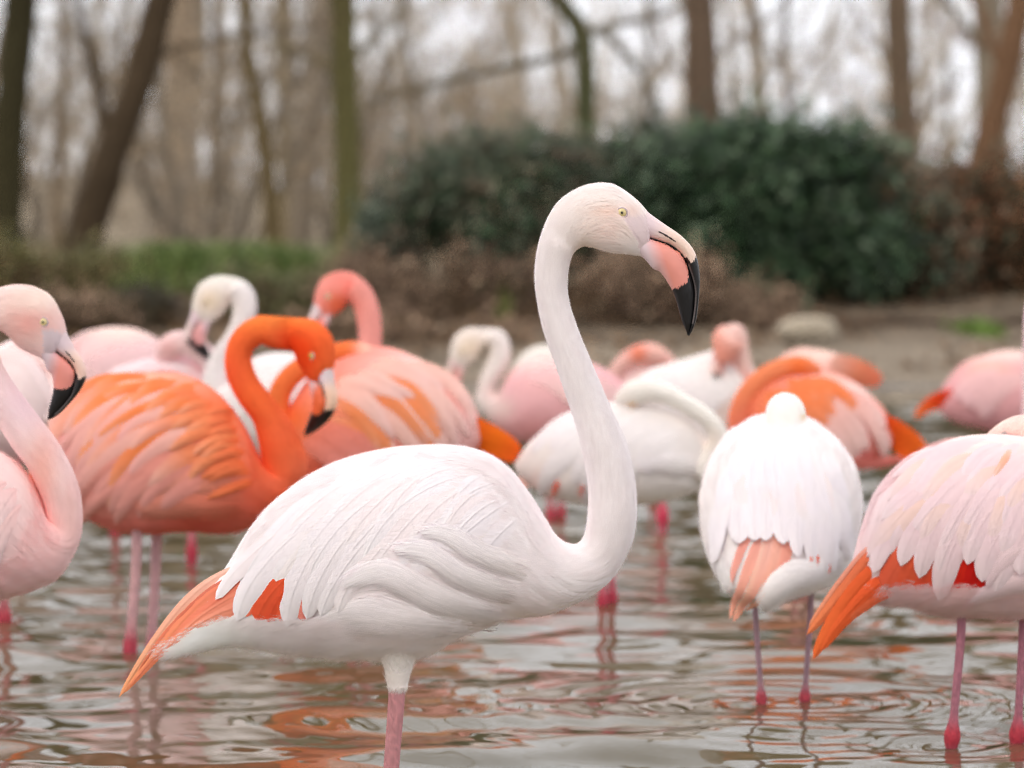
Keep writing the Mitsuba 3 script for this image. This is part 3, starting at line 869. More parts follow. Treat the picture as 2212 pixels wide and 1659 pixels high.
near_tree('upright brown trunk flaring at its foot behind the right part of the bushes', [(1956, 440), (1950, 250), (1943, 110), (1938, -60)], 66, 30, S(112, 96, 80), seed=12,
          arms=[([(1968, 300), (2000, 235), (2040, 200), (2085, 150)], 14), ([(1943, 140), (1890, 92), (1850, 30), (1818, -40)], 10)])
near_tree('russet tinged trunk leaning right at the right edge', [(2110, 460), (2135, 300), (2165, 190), (2190, 80), (2215, -50)], 66, 28, S(120, 92, 70), seed=13,
          arms=[([(2170, 170), (2140, 90), (2110, 20), (2095, -40)], 22), ([(2180, 110), (2100, 88), (2040, 60), (1986, 10)], 9)])

near_tree('thin dark trunk between the pale broad trunk and the slim olive trunk', [(470, 520), (462, 300), (470, 140), (462, -50)], 20, 38, S(96, 84, 68), seed=21,
          arms=[([(466, 250), (430, 170), (380, 120), (330, 60)], 10), ([(466, 200), (510, 120), (570, 60), (600, -20)], 9)])
near_tree('thin crooked trunk right of the mossy trunk', [(880, 480), (872, 330), (890, 180), (868, 60), (880, -50)], 16, 40, S(104, 92, 76), seed=22,
          arms=[([(880, 260), (930, 190), (1000, 150), (1080, 90)], 9), ([(884, 180), (830, 110), (800, 40), (780, -30)], 8)])
near_tree('thin grey trunk between the ivy tree and the thick grey brown trunk', [(1400, 430), (1396, 250), (1404, 100), (1398, -50)], 15, 42, S(100, 88, 74), seed=23)
near_tree('thin forked trunk right of the thick grey brown trunk', [(1700, 430), (1704, 260), (1694, 120), (1706, -50)], 17, 40, S(104, 90, 76), seed=24,
          arms=[([(1702, 230), (1740, 150), (1790, 90), (1830, 10)], 10), ([(1698, 170), (1660, 100), (1630, 40), (1600, -20)], 9)])

GREENS = [S(54, 80, 52), S(42, 64, 42), S(68, 92, 62), S(98, 116, 92), S(32, 50, 34)]
DULL = [S(88, 98, 80), S(76, 84, 66), S(108, 110, 90), S(112, 98, 80)]
RUSSET = [S(140, 98, 72), S(122, 84, 62), S(150, 114, 86), S(100, 76, 58)]
DRY = [S(164, 138, 116), S(146, 122, 104), S(180, 154, 130), S(118, 98, 84)]
bush('dull dark green evergreen bush left of the standing white flamingo\'s head', [(960, 440, 110, 105), (1060, 410, 140, 110), (1160, 420, 130, 125), (1010, 500, 140, 55)], 22.4, 17000, 0.085, DULL + GREENS[:2], 31)
bush('grey green evergreen bush directly behind the tall flamingo\'s head', [(1260, 395, 110, 100), (1350, 385, 100, 105), (1440, 380, 100, 105), (1340, 470, 160, 90), (1400, 320, 50, 40)], 22.8, 15000, 0.085, DULL[:3] + GREENS, 32)
bush('large deep green bush right of the tall flamingo\'s bill', [(1540, 385, 110, 100), (1640, 400, 120, 125), (1740, 405, 120, 130), (1600, 490, 130, 120), (1760, 540, 150, 90), (1840, 420, 100, 115), (1690, 590, 120, 50), (1590, 330, 50, 45), (1800, 330, 60, 45), (1880, 500, 70, 90)], 22.2, 30000, 0.095, GREENS, 33)
bush('olive and brown mottled bush between the deep green bush and the russet hedge', [(1900, 470, 100, 120), (1960, 540, 120, 90), (1930, 420, 90, 70)], 22.6, 11000, 0.08, DULL + RUSSET[:2], 34)
bush('russet brown hedge with dry leaves at the right edge', [(2010, 420, 110, 70), (2110, 430, 120, 80), (2220, 430, 130, 90), (2060, 520, 130, 110), (2190, 540, 150, 110), (2330, 480, 140, 140)], 23.0, 24000, 0.075, RUSSET + DULL[:2], 35, mat_='dry_leaf', name='hedge', cat='hedge')
bush('small blue green shrub beside the mossy trunk', [(840, 480, 45, 50), (815, 520, 35, 30)], 23.4, 1800, 0.06, [S(104, 118, 104), S(88, 104, 90)], 36, spread=0.06)
bush('low dry brown undergrowth in front of the dark bushes', [(790, 620, 90, 70), (900, 650, 120, 75), (1000, 600, 110, 65), (1120, 650, 130, 75), (1230, 600, 120, 70), (1340, 660, 130, 70), (1430, 610, 120, 65), (1540, 650, 120, 66), (1640, 670, 90, 40)], 21.0, 26000, 0.05, DRY + DULL[3:] + [S(96, 76, 62)], 37, mat_='dry_leaf', name='undergrowth', cat='undergrowth', spread=0.06)
bush('dark tangled low shrub below the grass clump on the left bank', [(330, 680, 85, 42), (430, 675, 60, 35)], 20.2, 5000, 0.045, [S(62, 54, 40), S(74, 70, 48), S(48, 42, 34)], 38, spread=0.05)
bush('mossy green brown ground shrub below the mossy trunk', [(590, 650, 90, 40), (520, 630, 70, 40), (680, 640, 60, 36)], 21.4, 6000, 0.05, [S(104, 108, 66), S(90, 92, 60), S(120, 112, 80)], 39, spread=0.05)
bush('olive brown shrub at the foot of the leaning dark trunk', [(60, 600, 90, 60), (210, 600, 70, 50), (-40, 580, 80, 70)], 22.6, 8000, 0.05, [S(112, 106, 64), S(124, 104, 72), S(98, 100, 58)], 40, spread=0.06)


bush('low brown weeds on the bank behind the left edge flamingo', [(60, 680, 110, 40), (190, 690, 100, 34)], 19.2, 5000, 0.045, DRY[:2] + [S(96, 84, 60), S(78, 66, 50)], 41, mat_='dry_leaf', name='undergrowth', cat='undergrowth', spread=0.05)
bush('low brown weeds on the bank behind the salmon flamingo', [(640, 705, 110, 30), (760, 712, 110, 30), (900, 722, 120, 26), (1050, 728, 110, 22)], 18.8, 7000, 0.042, DRY + [S(96, 80, 60), S(78, 66, 52)], 42, mat_='dry_leaf', name='undergrowth', cat='undergrowth', spread=0.05)


def grass(name, label, spots, d, count, h, cols, seed):
    rng = np.random.default_rng(seed)
    P = []
    for x, sx, n in spots:
        b = px(x, 600, d)
        P.append(np.stack([b[0] + rng.normal(0, sx * d / FPX, n), d + rng.normal(0, 0.25, n)], 1))
    P = np.vstack(P)
    P = np.column_stack([P, ground_z(P[:, 0], P[:, 1]) - 0.02])
    n = len(P)
    a = rng.random(n) * 6.28
    lean = np.stack([np.cos(a), np.sin(a), 0 * a], 1) * (0.25 + 0.5 * rng.random((n, 1)))
    H = (h * (0.5 + 0.7 * rng.random(n)))[:, None]
    up = np.array([0, 0, 1.0])
    mid, tip = P + (up * 0.62 + lean * 0.25) * H, P + (up * 0.9 + lean * 0.8) * H
    sd = np.stack([-np.sin(a), np.cos(a), 0 * a], 1) * 0.008
    V = np.stack([P - sd, P + sd, mid - sd * 0.8, mid + sd * 0.8, tip], 1).reshape(-1, 3)
    i = np.arange(n)[:, None] * 5
    F = np.vstack([i + np.array([[0, 1, 3]]), i + np.array([[0, 3, 2]]), i + np.array([[2, 3, 4]])])
    C = np.repeat(np.asarray(cols)[rng.integers(0, len(cols), n)] * (0.8 + 0.4 * rng.random((n, 1))), 5, 0)
    solo(name, label, 'grass', (V, F), 'leaf', False, C, kind='stuff')


grass('tall_grass', 'fresh green grass clump on the left bank between the trunks', [(360, 60, 1500), (470, 80, 1700), (600, 60, 900)], 23.6, 0, 0.36, [S(112, 134, 66), S(98, 122, 62), S(134, 142, 88)], 51)
grass('tall_grass', 'small bright green grass tuft on the bank at the right', [(2115, 18, 350)], 19.6, 0, 0.10, [S(112, 140, 58), S(96, 124, 50)], 52)
grass('tall_grass', 'sparse yellow green grass at the foot of the left trunks', [(60, 70, 700), (230, 60, 500)], 24.2, 0, 0.26, [S(128, 124, 72), S(112, 118, 64)], 53)
grass('tall_grass', 'single green sprout of grass in the dry undergrowth', [(1085, 14, 50)], 21.0, 0, 0.28, [S(128, 140, 72)], 54)


rl = np.random.default_rng(61)
LX, LY = rl.uniform(-4.2, 4.2, 9000), 14.6 + 11 * rl.random(9000) ** 0.8
ok = meshkit.fbm(np.stack([LX * 1.3, LY * 0.9, 0 * LX], 1), 3, 8) > 0.42 + 0.14 * smooth(17, 14.6, LY)
LP = np.stack([LX, LY, ground_z(LX, LY) + 0.012], 1)[ok]
lv, lf, lcol = leaf_quads(LP, 0.055, rl, [S(120, 94, 70), S(96, 76, 58), S(148, 120, 92), S(74, 60, 48)], droop=0.0)
solo('leaf_litter', 'dead brown leaves scattered over the bank of the pond', 'leaf litter', (lv, lf), 'dry_leaf', False, lcol, kind='stuff')


def lump(name, label, cat, x, y, rx, ry, d, seed, mat_, flat=0.8):
    import trimesh
    s = trimesh.creation.icosphere(4, 1.0)
    v = np.array(s.vertices)
    v = v * (1 + 0.35 * (meshkit.fbm(v * 1.4, 3, seed) - 0.5))[:, None]
    v = np.sign(v) * np.abs(v) ** 0.85
    c = px(x, y, d)
    V = v * np.array([rx * d / FPX, rx * d / FPX * flat, ry * d / FPX]) + c
    solo(name, label, cat, (V, np.array(s.faces)), mat_, 40 if False else True)


lump('boulder', 'pale rounded boulder lying on the bank under the deep green bush', 'rock', 1745, 716, 66, 32, 18.6, 3, 'stone')
lump('boulder', 'small flat stone lying on the shore left of the pale boulder', 'rock', 1560, 742, 34, 12, 17.6, 6, 'stone')
lg = np.random.default_rng(9)
for i, (x0, y0, x1, y1, w, lab) in enumerate(((1640, 668, 2010, 660, 22, 'dark fallen log lying along the foot of the deep green bush'), (1900, 690, 2260, 676, 18, 'thin dark fallen log on the bank at the right edge'),
                                              (1700, 640, 1990, 634, 14, 'short dark branch on the ground under the mottled bush'))):
    tb = Tubes()
    A, B = px(x0, y0, 20.4 + 0.2 * i), px(x1, y1, 20.7 + 0.2 * i)
    t = np.linspace(0, 1, 24)
    P = A[None] * (1 - t[:, None]) + B[None] * t[:, None] + np.stack([0 * t, 0.05 * np.sin(t * 7 + i), 0.012 * np.sin(t * 9 + i * 2)], 1)
    P[:, 2] = np.maximum(P[:, 2] * 0 + ground_z(P[:, 0], P[:, 1]) + w * 0.4 * 20.5 / FPX, 0)
    tb.add(P, w / 2 * 20.5 / FPX * (1 - 0.35 * t), 10, S(74, 58, 48))
    m, c = tb.mesh()
    solo('fallen_log', lab, 'log', m, 'bark', True, c)

# ----------------------------------------------------------------------------- flamingos
def tint(c, k):
    return np.clip(np.asarray(c) * k, 0, 0.92)


def grad(stops):
    """colour along the vane from (t, colour) stops."""
    ts = [s[0] for s in stops]
    cs = np.array([s[1] for s in stops])

    def f(V, t, a, rng):
        return np.stack([np.interp(t, ts, cs[:, j]) for j in range(3)], 1)
    return f


# --- the tall pinkish white flamingo in front
b = Bird('main', 4.0, 'tall white flamingo in front, neck raised high, black tipped pink bill pointing down right')
H = HeadMap((1342, 460), 1.0)
st = pairs((322, 1412, 326, 1422, 0.6), (350, 1372, 372, 1420, 0.55), (408, 1322, 436, 1405, 0.6), (478, 1238, 520, 1394, 0.7), (545, 1136, 612, 1402, 0.75), (642, 1046, 706, 1414), (750, 992, 790, 1424),
           (850, 968, 858, 1424), (948, 961, 925, 1412), (1042, 976, 1000, 1374), (1110, 1022, 1085, 1342), (1158, 1088, 1172, 1330), (1188, 1138, 1240, 1306), (1213, 1167, 1306, 1266), (1238, 1176, 1348, 1212),
           (1258, 1164, 1369, 1160, 0.85), (1269, 1120, 1376, 1100, 0.92), (1271, 1060, 1371, 1036, 0.95), (1260, 985, 1350, 948, 0.95), (1236, 895, 1312, 862, 0.95), (1205, 805, 1276, 778, 0.95), (1176, 722, 1247, 706, 0.95),
           (1160, 650, 1228, 645, 0.95), (1154.8, 600, 1226, 600, 0.95), (1158, 555, 1230, 572, 0.98), (1167, 513, 1237, 550, 1.0))
b.add(st + b.head_stations(H), 230, 84, relief=7)
b.add(tube_st([(862, 1330, 30, 92), (862, 1372, 34, 70), (861, 1404, 36, 47), (861, 1434, 36, 32), (860, 1458, 36, 25), (860, 1474, 36, 22), (860, 1478, 36, 19)]), 50, 40, relief=3)
HEADCREAM = S(248, 236, 230)


def main_head(V, L, col):
    skin = shapely.contains(LILAC, shapely.points(V[:, 0], V[:, 1]))
    col = blend(S(246, 238, 239), [(1300, 470, HEADCREAM, 105), (1320, 490, S(246, 224, 216), 60, 34), (1265, 535, S(242, 226, 214), 26), (1362, 455, S(242, 216, 208), 24, 16), (1310, 455, S(244, 218, 206), 36, 14),
                                   (860, 1420, S(244, 238, 236), 210, 60), (1180, 1320, S(244, 232, 230), 150, 40), (430, 1370, S(253, 250, 248), 140, 60)], V[:, :2])
    col[skin] = S(236, 216, 218)
    return col


b.lofts[0].colour = main_head
b.build_body(S(244, 234, 232), [(860, 1420, S(240, 234, 228), 120, 60)], 0.035)
b.bill(H, FLESH, LILAC_C, CREAM, n=120, m=72)
b.leg([(860, 1440), (858, 1500), (852, 1580), (846, 1659), (842, 1740)], 18.3, 1752, S(205, 142, 146), l=36)
FW = grad([(0, S(247, 239, 241)), (0.6, S(246, 238, 243)), (1, S(247, 242, 245))])
FWP = grad([(0, S(247, 237, 238)), (0.6, S(247, 235, 238)), (1, S(247, 240, 242))])
b.down(75000, 0.19, 0.45, 4, 27, 0.085, bare=[(440, 1260), (540, 1170), (690, 1130), (860, 1150), (800, 1240), (740, 1330), (640, 1345), (480, 1325)])
# tail and folded quills, salmon to orange
for path, W, l, c0, c1 in (([(600, 1190), (480, 1262), (382, 1356), (312, 1440), (262, 1500)], 17, (60, 40, 16, 2), S(232, 104, 66), S(248, 158, 96)),
                           ([(600, 1210), (500, 1272), (400, 1354), (326, 1428), (278, 1486)], 15, (64, 46, 22, 6), S(236, 112, 76), S(242, 132, 84)),
                           ([(610, 1236), (520, 1276), (440, 1326), (366, 1396)], 17, (70, 52, 28, 12), S(238, 128, 92), S(244, 150, 112)),
                           ([(620, 1256), (550, 1290), (486, 1316), (420, 1352)], 20, (74, 56, 40, 22), S(240, 132, 98), S(246, 162, 128)),
                           ([(580, 1206), (476, 1240), (385, 1318), (318, 1408), (258, 1506)], 11, (50, 30, 14, 0), S(248, 214, 196), S(250, 172, 104)),
                           ([(590, 1220), (462, 1268), (372, 1352), (300, 1448)], 7, (58, 40, 24, 10), S(196, 70, 44), S(222, 104, 60))):
    c0, c1 = c0 * 0.65 + S(247, 176, 150) * 0.35, c1 * 0.75 + S(250, 186, 146) * 0.25
    b.feather(path, W, 2, 2, 0.38, grad([(0, c0), (0.5, c0 * 0.6 + c1 * 0.4), (1, c1)]), n=26, tip=0.35, base=0.6, name='tail_feather')
# red coverts seen in the gap of the wing
for tx, ty, rx, ry, W, c in ((560, 1330, 636, 1228, 24, S(236, 98, 58)), (586, 1332, 654, 1228, 22, S(232, 92, 54)), (612, 1330, 676, 1228, 22, S(238, 104, 64)), (520, 1322, 606, 1228, 26, S(240, 122, 86)),
                             (660, 1328, 706, 1228, 20, S(240, 150, 128))):
    b.feather([(rx, ry), (rx * 0.55 + tx * 0.45 - 10, ry * 0.55 + ty * 0.45), (tx, ty)], W, 1.0, 3, 0.15, grad([(0, c), (1, tint(c, 1.04))]), tip=0.7)
# long tertials whose tips make the lower edge of the wing
for path, W, c in (([(700, 1070), (600, 1150), (520, 1225), (474, 1292)], 25, FWP), ([(730, 1080), (635, 1155), (556, 1245), (520, 1332)], 33, FW), ([(748, 1110), (690, 1175), (646, 1260), (630, 1338)], 31, FW),
                   ([(790, 1110), (736, 1175), (694, 1250), (672, 1320)], 25, FW), ([(830, 1115), (776, 1180), (728, 1250), (702, 1312)], 24, FW), ([(868, 1120), (812, 1190), (762, 1250), (738, 1304)], 24, FWP)):
    b.feather(path, W, 3 + 1.5 * b.rng.random(), 4 + 2 * b.rng.random(), 0.3, c, n=26, m=13, tip=0.6, fray=0.12)
SO = dict(soft=True, m=11, tip=0.45)
b.row([(760, 1010), (880, 1030), (1030, 1070)], [(548, 1225), (690, 1240), (880, 1240)], 9, (34, 30), 2.2, 0.8, 0.10, FW, jit=0.025, **SO)
b.row([(840, 975), (960, 990), (1080, 1040)], [(600, 1150), (720, 1190), (920, 1200)], 8, (32, 32), 2.2, 0.6, 0.13, FWP, jit=0.025, **SO)
b.row([(930, 966), (1020, 985), (1115, 1060)], [(690, 1060), (790, 1105), (980, 1180)], 7, (28, 34), 2.0, 0.5, 0.12, FW, jit=0.025, **SO)
b.row([(1000, 985), (1070, 1020), (1140, 1100)], [(850, 1030), (930, 1090), (1050, 1190)], 5, (26, 32), 1.8, 0.4, 0.10, FW, jit=0.02, **SO)
# curled flank plumes
FP = grad([(0, S(243, 234, 232)), (0.6, S(246, 238, 240)), (1, S(250, 244, 246))])
b.lock([(1150, 1204), (1050, 1168), (976, 1130), (906, 1130)], [(1132, 1244), (1034, 1200), (966, 1156), (922, 1147)], 800, FP, lift=6.5, fan=0.2, jit=4, W=0.6)
b.lock([(1126, 1256), (1008, 1212), (936, 1166), (850, 1167)], [(1102, 1298), (992, 1246), (926, 1196), (868, 1186)], 950, FP, lift=7.5, fan=0.2, jit=4, W=0.6)
b.lock([(1100, 1312), (958, 1256), (862, 1204), (736, 1240)], [(1072, 1360), (932, 1298), (848, 1248), (758, 1260)], 1300, FP, lift=7.5, fan=0.2, jit=4, W=0.6)
b.lock([(1060, 1340), (920, 1306), (820, 1284), (690, 1330)], [(990, 1386), (860, 1368), (760, 1352), (600, 1362)], 1500, FP, lift=3.5, fan=0.25, jit=4)
b.down(16000, 0.2, 0.5, 8, 12, 0.30, -0.9, sel=lambda c: (c[:, 0] > 1145) & (c[:, 1] < 1240) & (c[:, 1] > 560))
b.down(7000, 0.2, 0.4, 5, 8, 0.25, -0.9, sel=lambda c: (c[:, 0] > 1145) & (c[:, 1] < 560) & (c[:, 0] < 1340))
b.down(9000, 0.3, 0.6, 18, 34, 0.26, -0.9, sel=lambda c: (c[:, 1] > 1330) & (c[:, 0] > 560) & (c[:, 0] < 1000))
b.down(2600, 0.9, 0.6, 16, 26, 0.04, -0.9, sel=lambda c: (c[:, 1] > 1440) & (c[:, 0] > 830) & (c[:, 0] < 890), drop=2.5)
b.down(13000, 0.3, 0.6, 18, 40, 0.30, -0.6, sel=lambda c: (c[:, 1] > 1322 + np.maximum(0, 470 - c[:, 0]) * 0.55) & (c[:, 0] < 780) & (c[:, 0] > 325), drop=-0.05)

# --- the pink flamingo at the left edge
b = Bird('left', 4.5, 'pale pink flamingo at the left edge with a drooping head, before the orange one')
H = HeadMap((98, 695), 0.88, 28, bill=0.74)
st = pairs((-640, 1270, -636, 1282, 0.6), (-560, 1180, -530, 1290), (-450, 1060, -420, 1308), (-330, 985, -300, 1316), (-190, 945, -170, 1318), (-70, 950, -55, 1306), (15, 985, 25, 1288), (66, 1035, 88, 1268), (90, 1085, 140, 1232), (98, 1116, 168, 1182),
           (99, 1112, 178, 1138, 0.85), (95, 1090, 178, 1098, 0.9), (84, 1062, 171, 1055, 0.95), (60, 1012, 150, 1002, 0.95), (27, 966, 118, 945, 0.95), (-2, 920, 80, 895, 0.95), (-40, 862, 40, 842, 0.95),
           (-64, 800, 10, 795, 0.95), (-74, 745, -5, 752, 0.95), (-66, 695, -4, 738, 0.98), (-50, 664, -6, 727, 0.98))
b.add(st + b.head_stations(H), 190, 72, relief=8)


def left_col(V, L, col):
    c = blend(S(246, 214, 214), [(60, 650, S(248, 222, 214), 90), (70, 690, S(240, 184, 172), 60, 42), (100, 640, S(248, 228, 218), 60, 30), (95, 1010, S(250, 190, 172), 34, 90), (40, 880, S(246, 214, 222), 60), (120, 1140, S(248, 196, 190), 60),
                                 (20, 1180, S(246, 206, 206), 80), (-100, 1000, S(248, 222, 218), 140), (160, 1090, S(250, 206, 200), 24, 80)], V[:, :2])
    q = H.pt(np.array([1410, 1367, 1346, 1362, 1376, 1381, 1390, 1440, 1440]), np.array([462, 466.5, 472, 497, 522, 538, 557, 580, 470.]))
    c[shapely.contains(Polygon(q[:, :2]), shapely.points(V[:, 0], V[:, 1]))] = S(224, 206, 212)
    return c


b.lofts[0].colour = left_col
b.build_body(PALE, (), 0.05)
b.bill(H, S(236, 150, 138), S(216, 196, 204), S(244, 206, 190))
b.down(30000, 0.2, 0.5, 4, 26, 0.12, sel=lambda c: c[:, 0] > -120, bare=[(-300, 900), (0, 960), (70, 1040), (92, 1110), (60, 1200), (-60, 1250), (-300, 1250)])
b.leg([(-200, 1290), (-205, 1450), (-208, 1600)], 17, 1600, l=30)
b.leg([(-130, 1290), (-133, 1450), (-135, 1590)], 17, 1600, l=-60)
PF = grad([(0, S(246, 200, 196)), (0.6, S(247, 214, 214)), (1, S(250, 228, 228))])
b.row([(-140, 980), (-40, 990), (50, 1050)], [(-330, 1170), (-190, 1210), (-60, 1230)], 8, 30, 5, 4, 0.12, PF, **SO)
b.row([(-60, 960), (20, 1000), (76, 1070)], [(-220, 1090), (-110, 1140), (10, 1210)], 7, 24, 6, 3, 0.12, PF, **SO)
for i in range(4):
    b.feather([(-480, 1180), (-600, 1270), (-690, 1360 + 12 * i)], 20, 2, 2, 0.1, grad([(0, SALMON), (1, ORANGE)]), tip=0.4, name='tail_feather', flat=(40 - 14 * i, 10))

# --- the orange flamingo with its head bent down
b = Bird('orange', 5.5, 'vivid orange flamingo with looped neck and bent head, left of the tall white one')
H = HeadMap((694, 768), 0.70, 46, yaw=42, bill=0.82)
st = pairs((62, 1012, 66, 1040), (108, 918, 138, 1085), (160, 852, 202, 1124), (232, 818, 268, 1148), (320, 804, 338, 1152), (398, 812, 404, 1148), (458, 842, 466, 1152), (504, 888, 536, 1142), (534, 934, 590, 1114), (552, 984, 632, 1074), (562, 1018, 657, 1036),
           (567, 1012, 664, 1006, 0.85), (562, 975, 657, 970, 0.92), (548, 915, 630, 915, 0.95), (514, 866, 594, 866, 0.95), (493, 825, 562, 825, 0.95), (485, 790, 545, 786, 0.95), (488, 754, 546, 760, 0.95), (504, 718, 555, 750, 0.96), (534, 692, 568, 744, 0.97), (566, 681, 582, 750, 0.98))
b.add(st + b.head_stations(H, 1), 170, 64, relief=8)


def orange_col(V, L, col):
    c = blend(S(242, 164, 138), [(150, 980, S(240, 170, 160), 120), (300, 830, S(248, 186, 150), 110, 36), (470, 900, S(244, 138, 84), 90), (560, 1000, S(238, 110, 62), 90), (620, 1080, S(240, 108, 66), 90), (430, 1120, S(226, 110, 84), 130, 60),
                                 (260, 1100, S(234, 150, 132), 110, 50), (470, 1010, S(238, 146, 120), 60), (330, 980, S(240, 158, 136), 80)], V[:, :2])
    w = np.clip((L.t - 0.5) / 0.08, 0, 1)[:, None]
    n = blend(S(242, 112, 56), [(600, 690, S(246, 136, 62), 120, 24), (640, 780, S(228, 74, 26), 36, 50), (500, 800, S(240, 104, 56), 40), (620, 940, S(242, 112, 66), 60), (650, 760, S(232, 78, 28), 40)], V[:, :2])
    return c * (1 - w) + n * w


b.lofts[0].colour = orange_col
b.build_body(ORANGE, (), 0.07)
b.bill(H, S(238, 112, 66), S(216, 206, 216), S(246, 204, 176), iris=S(214, 190, 90))
b.down(24000, 0.2, 0.55, 5, 28, 0.11, bare=[(60, 1000), (150, 830), (300, 790), (420, 800), (500, 860), (540, 930), (560, 1040), (500, 1090), (330, 1120), (150, 1110)])
for x, x1, l in ((300, 285, 40), (335, 322, -40)):
    b.leg([(x, 1140), (x - 4, 1250), (x1, 1395 if l > 0 else 1420)], 11.5, 1396 if l > 0 else 1425, S(216, 168, 172), S(188, 66, 84), l=l, jm=0.55)
O1 = grad([(0, S(244, 150, 104)), (0.35, S(244, 150, 100)), (0.7, S(245, 180, 154)), (1, S(246, 196, 182))])
O2 = grad([(0, S(242, 136, 84)), (0.5, S(245, 142, 80)), (0.8, S(246, 166, 120)), (1, S(246, 190, 164))])
O3 = grad([(0, S(244, 190, 170)), (0.6, S(244, 184, 168)), (1, S(243, 178, 170))])


def streaked(i, n, rng):
    return (O1, O3, O2, O3)[i % 4] if rng.random() < 0.85 else O1


b.row([(380, 930), (440, 960), (500, 1010)], [(175, 1080), (230, 1100), (330, 1110)], 7, 24, 4, 8, 0.14, grad([(0, S(238, 150, 124)), (1, S(240, 176, 164))]), **SO)
b.row([(330, 830), (400, 860), (480, 960)], [(140, 1010), (200, 1050), (300, 1060)], 9, 22, 6, 7, 0.16, streaked, **SO)
b.row([(260, 815), (370, 822), (470, 900)], [(120, 930), (200, 965), (260, 1000)], 9, 19, 9, 6, 0.16, streaked, **SO)
b.row([(300, 808), (390, 815), (450, 840)], [(160, 860), (240, 880), (330, 930)], 7, 15, 11, 5, 0.12, O2, **SO)
b.row([(440, 835), (500, 895), (530, 970)], [(350, 860), (390, 930), (430, 1020)], 9, 15, 10, 6, 0.10, grad([(0, S(240, 124, 70)), (0.6, S(244, 148, 96)), (1, S(246, 176, 132))]), **SO)
b.row([(500, 880), (540, 960), (556, 1030)], [(430, 900), (450, 980), (470, 1060)], 8, 14, 10, 6, 0.10, grad([(0, S(238, 108, 56)), (1, S(242, 142, 92))]), **SO)
b.lock([(500, 1010), (400, 1000), (330, 1010), (250, 1040)], [(520, 1070), (430, 1060), (350, 1060), (270, 1080)], 700, grad([(0, S(238, 140, 112)), (1, S(242, 176, 164))]), lift=7, fan=0.2, W=0.9)
b.lock([(530, 1050), (450, 1060), (370, 1060), (300, 1075)], [(540, 1110), (470, 1110), (400, 1105), (320, 1110)], 700, grad([(0, S(232, 118, 90)), (1, S(238, 158, 140))]), lift=6, fan=0.2, W=0.9)
for i in range(4):
    b.feather([(150, 960), (80, 1030), (20 - 6 * i, 1100 + 9 * i)], 15, 2, 2, 0.1, grad([(0, SALMON), (1, ORANGE)]), tip=0.4, name='tail_feather', flat=(30 - 14 * i, 6))

# --- the orange and pink flamingo behind, facing left, its neck laid over its back
b = Bird('sleeper_orange', 6.2, 'orange pink flamingo asleep right of the vivid orange one, its bright tail pointing right')
st = pairs((1042, 918, 1036, 962), (1012, 858, 975, 1015), (955, 806, 888, 1070), (878, 762, 800, 1098), (805, 746, 728, 1104), (742, 756, 668, 1086), (692, 788, 624, 1040), (656, 830, 596, 970), (630, 872, 588, 925))
b.add(st, 100, 56, relief=8)
b.add(tube_st([(640, 990, 40, 40), (610, 920, 44, 30), (604, 868, 46, 25), (622, 822, 46, 24), (668, 785, 44, 23), (725, 764, 40, 23), (775, 764, 34, 27), (806, 780, 26, 24), (826, 800, 10, 8)]), 70, 32,
      colour=lambda V, L, c: blend(S(242, 124, 64), [(815, 765, S(248, 206, 190), 26), (790, 752, S(248, 196, 170), 20)], V[:, :2]))
b.build_body(S(242, 152, 128), [(900, 800, S(247, 214, 206), 110, 44), (680, 1010, S(226, 98, 66), 90), (720, 900, S(244, 150, 110), 80), (820, 1020, S(228, 120, 100), 110, 60), (1000, 930, S(246, 200, 194), 60), (640, 900, S(240, 116, 60), 50)], 0.07)
B1 = grad([(0, S(244, 164, 128)), (0.4, S(245, 150, 92)), (0.75, S(246, 164, 112)), (1, S(246, 198, 180))])
B2 = grad([(0, S(246, 190, 168)), (0.6, S(247, 202, 188)), (1, S(246, 204, 198))])
b.row([(700, 900), (740, 860), (820, 820)], [(830, 1060), (900, 1050), (985, 1010)], 8, 22, 5, 7, -0.14, lambda i, n, rng: (B2, B1)[i % 2], **SO)
b.row([(700, 840), (770, 800), (860, 778)], [(830, 960), (920, 950), (1010, 930)], 9, 20, 8, 6, -0.14, lambda i, n, rng: (B1, B2, B2)[i % 3], **SO)
b.row([(720, 810), (800, 775), (870, 768)], [(860, 860), (930, 850), (1000, 872)], 7, 17, 11, 5, -0.10, B2, **SO)
b.row([(650, 940), (690, 900)], [(790, 1050), (850, 1060)], 4, 24, 9, 8, -0.12, grad([(0, S(236, 130, 96)), (1, S(240, 168, 156))]))
for i, (x, y) in enumerate(((1126, 975), (1120, 986), (1108, 998), (1116, 992), (1096, 990))):
    b.feather([(985, 900 + 6 * i), (1040, 925 + 7 * i), (x, y)], 20, 3, 2, 0.15, grad([(0, S(238, 92, 30)), (0.6, S(246, 122, 26)), (1, S(240, 100, 30))]), tip=0.5, name='tail_feather', flat=(34 - 5 * i, 16 - 5 * i, 4))
for tx in (1000, 978, 958):
    b.feather([(tx - 20, 950), (tx - 8, 975), (tx, 1000)], 8, 6, 3, 0.15, S(232, 84, 54), tip=0.6)
b.leg([(790, 1090), (790, 1200), (790, 1305)], 10, 1305, l=30)
b.leg([(760, 1090), (758, 1200), (757, 1305)], 10, 1305, l=-40)

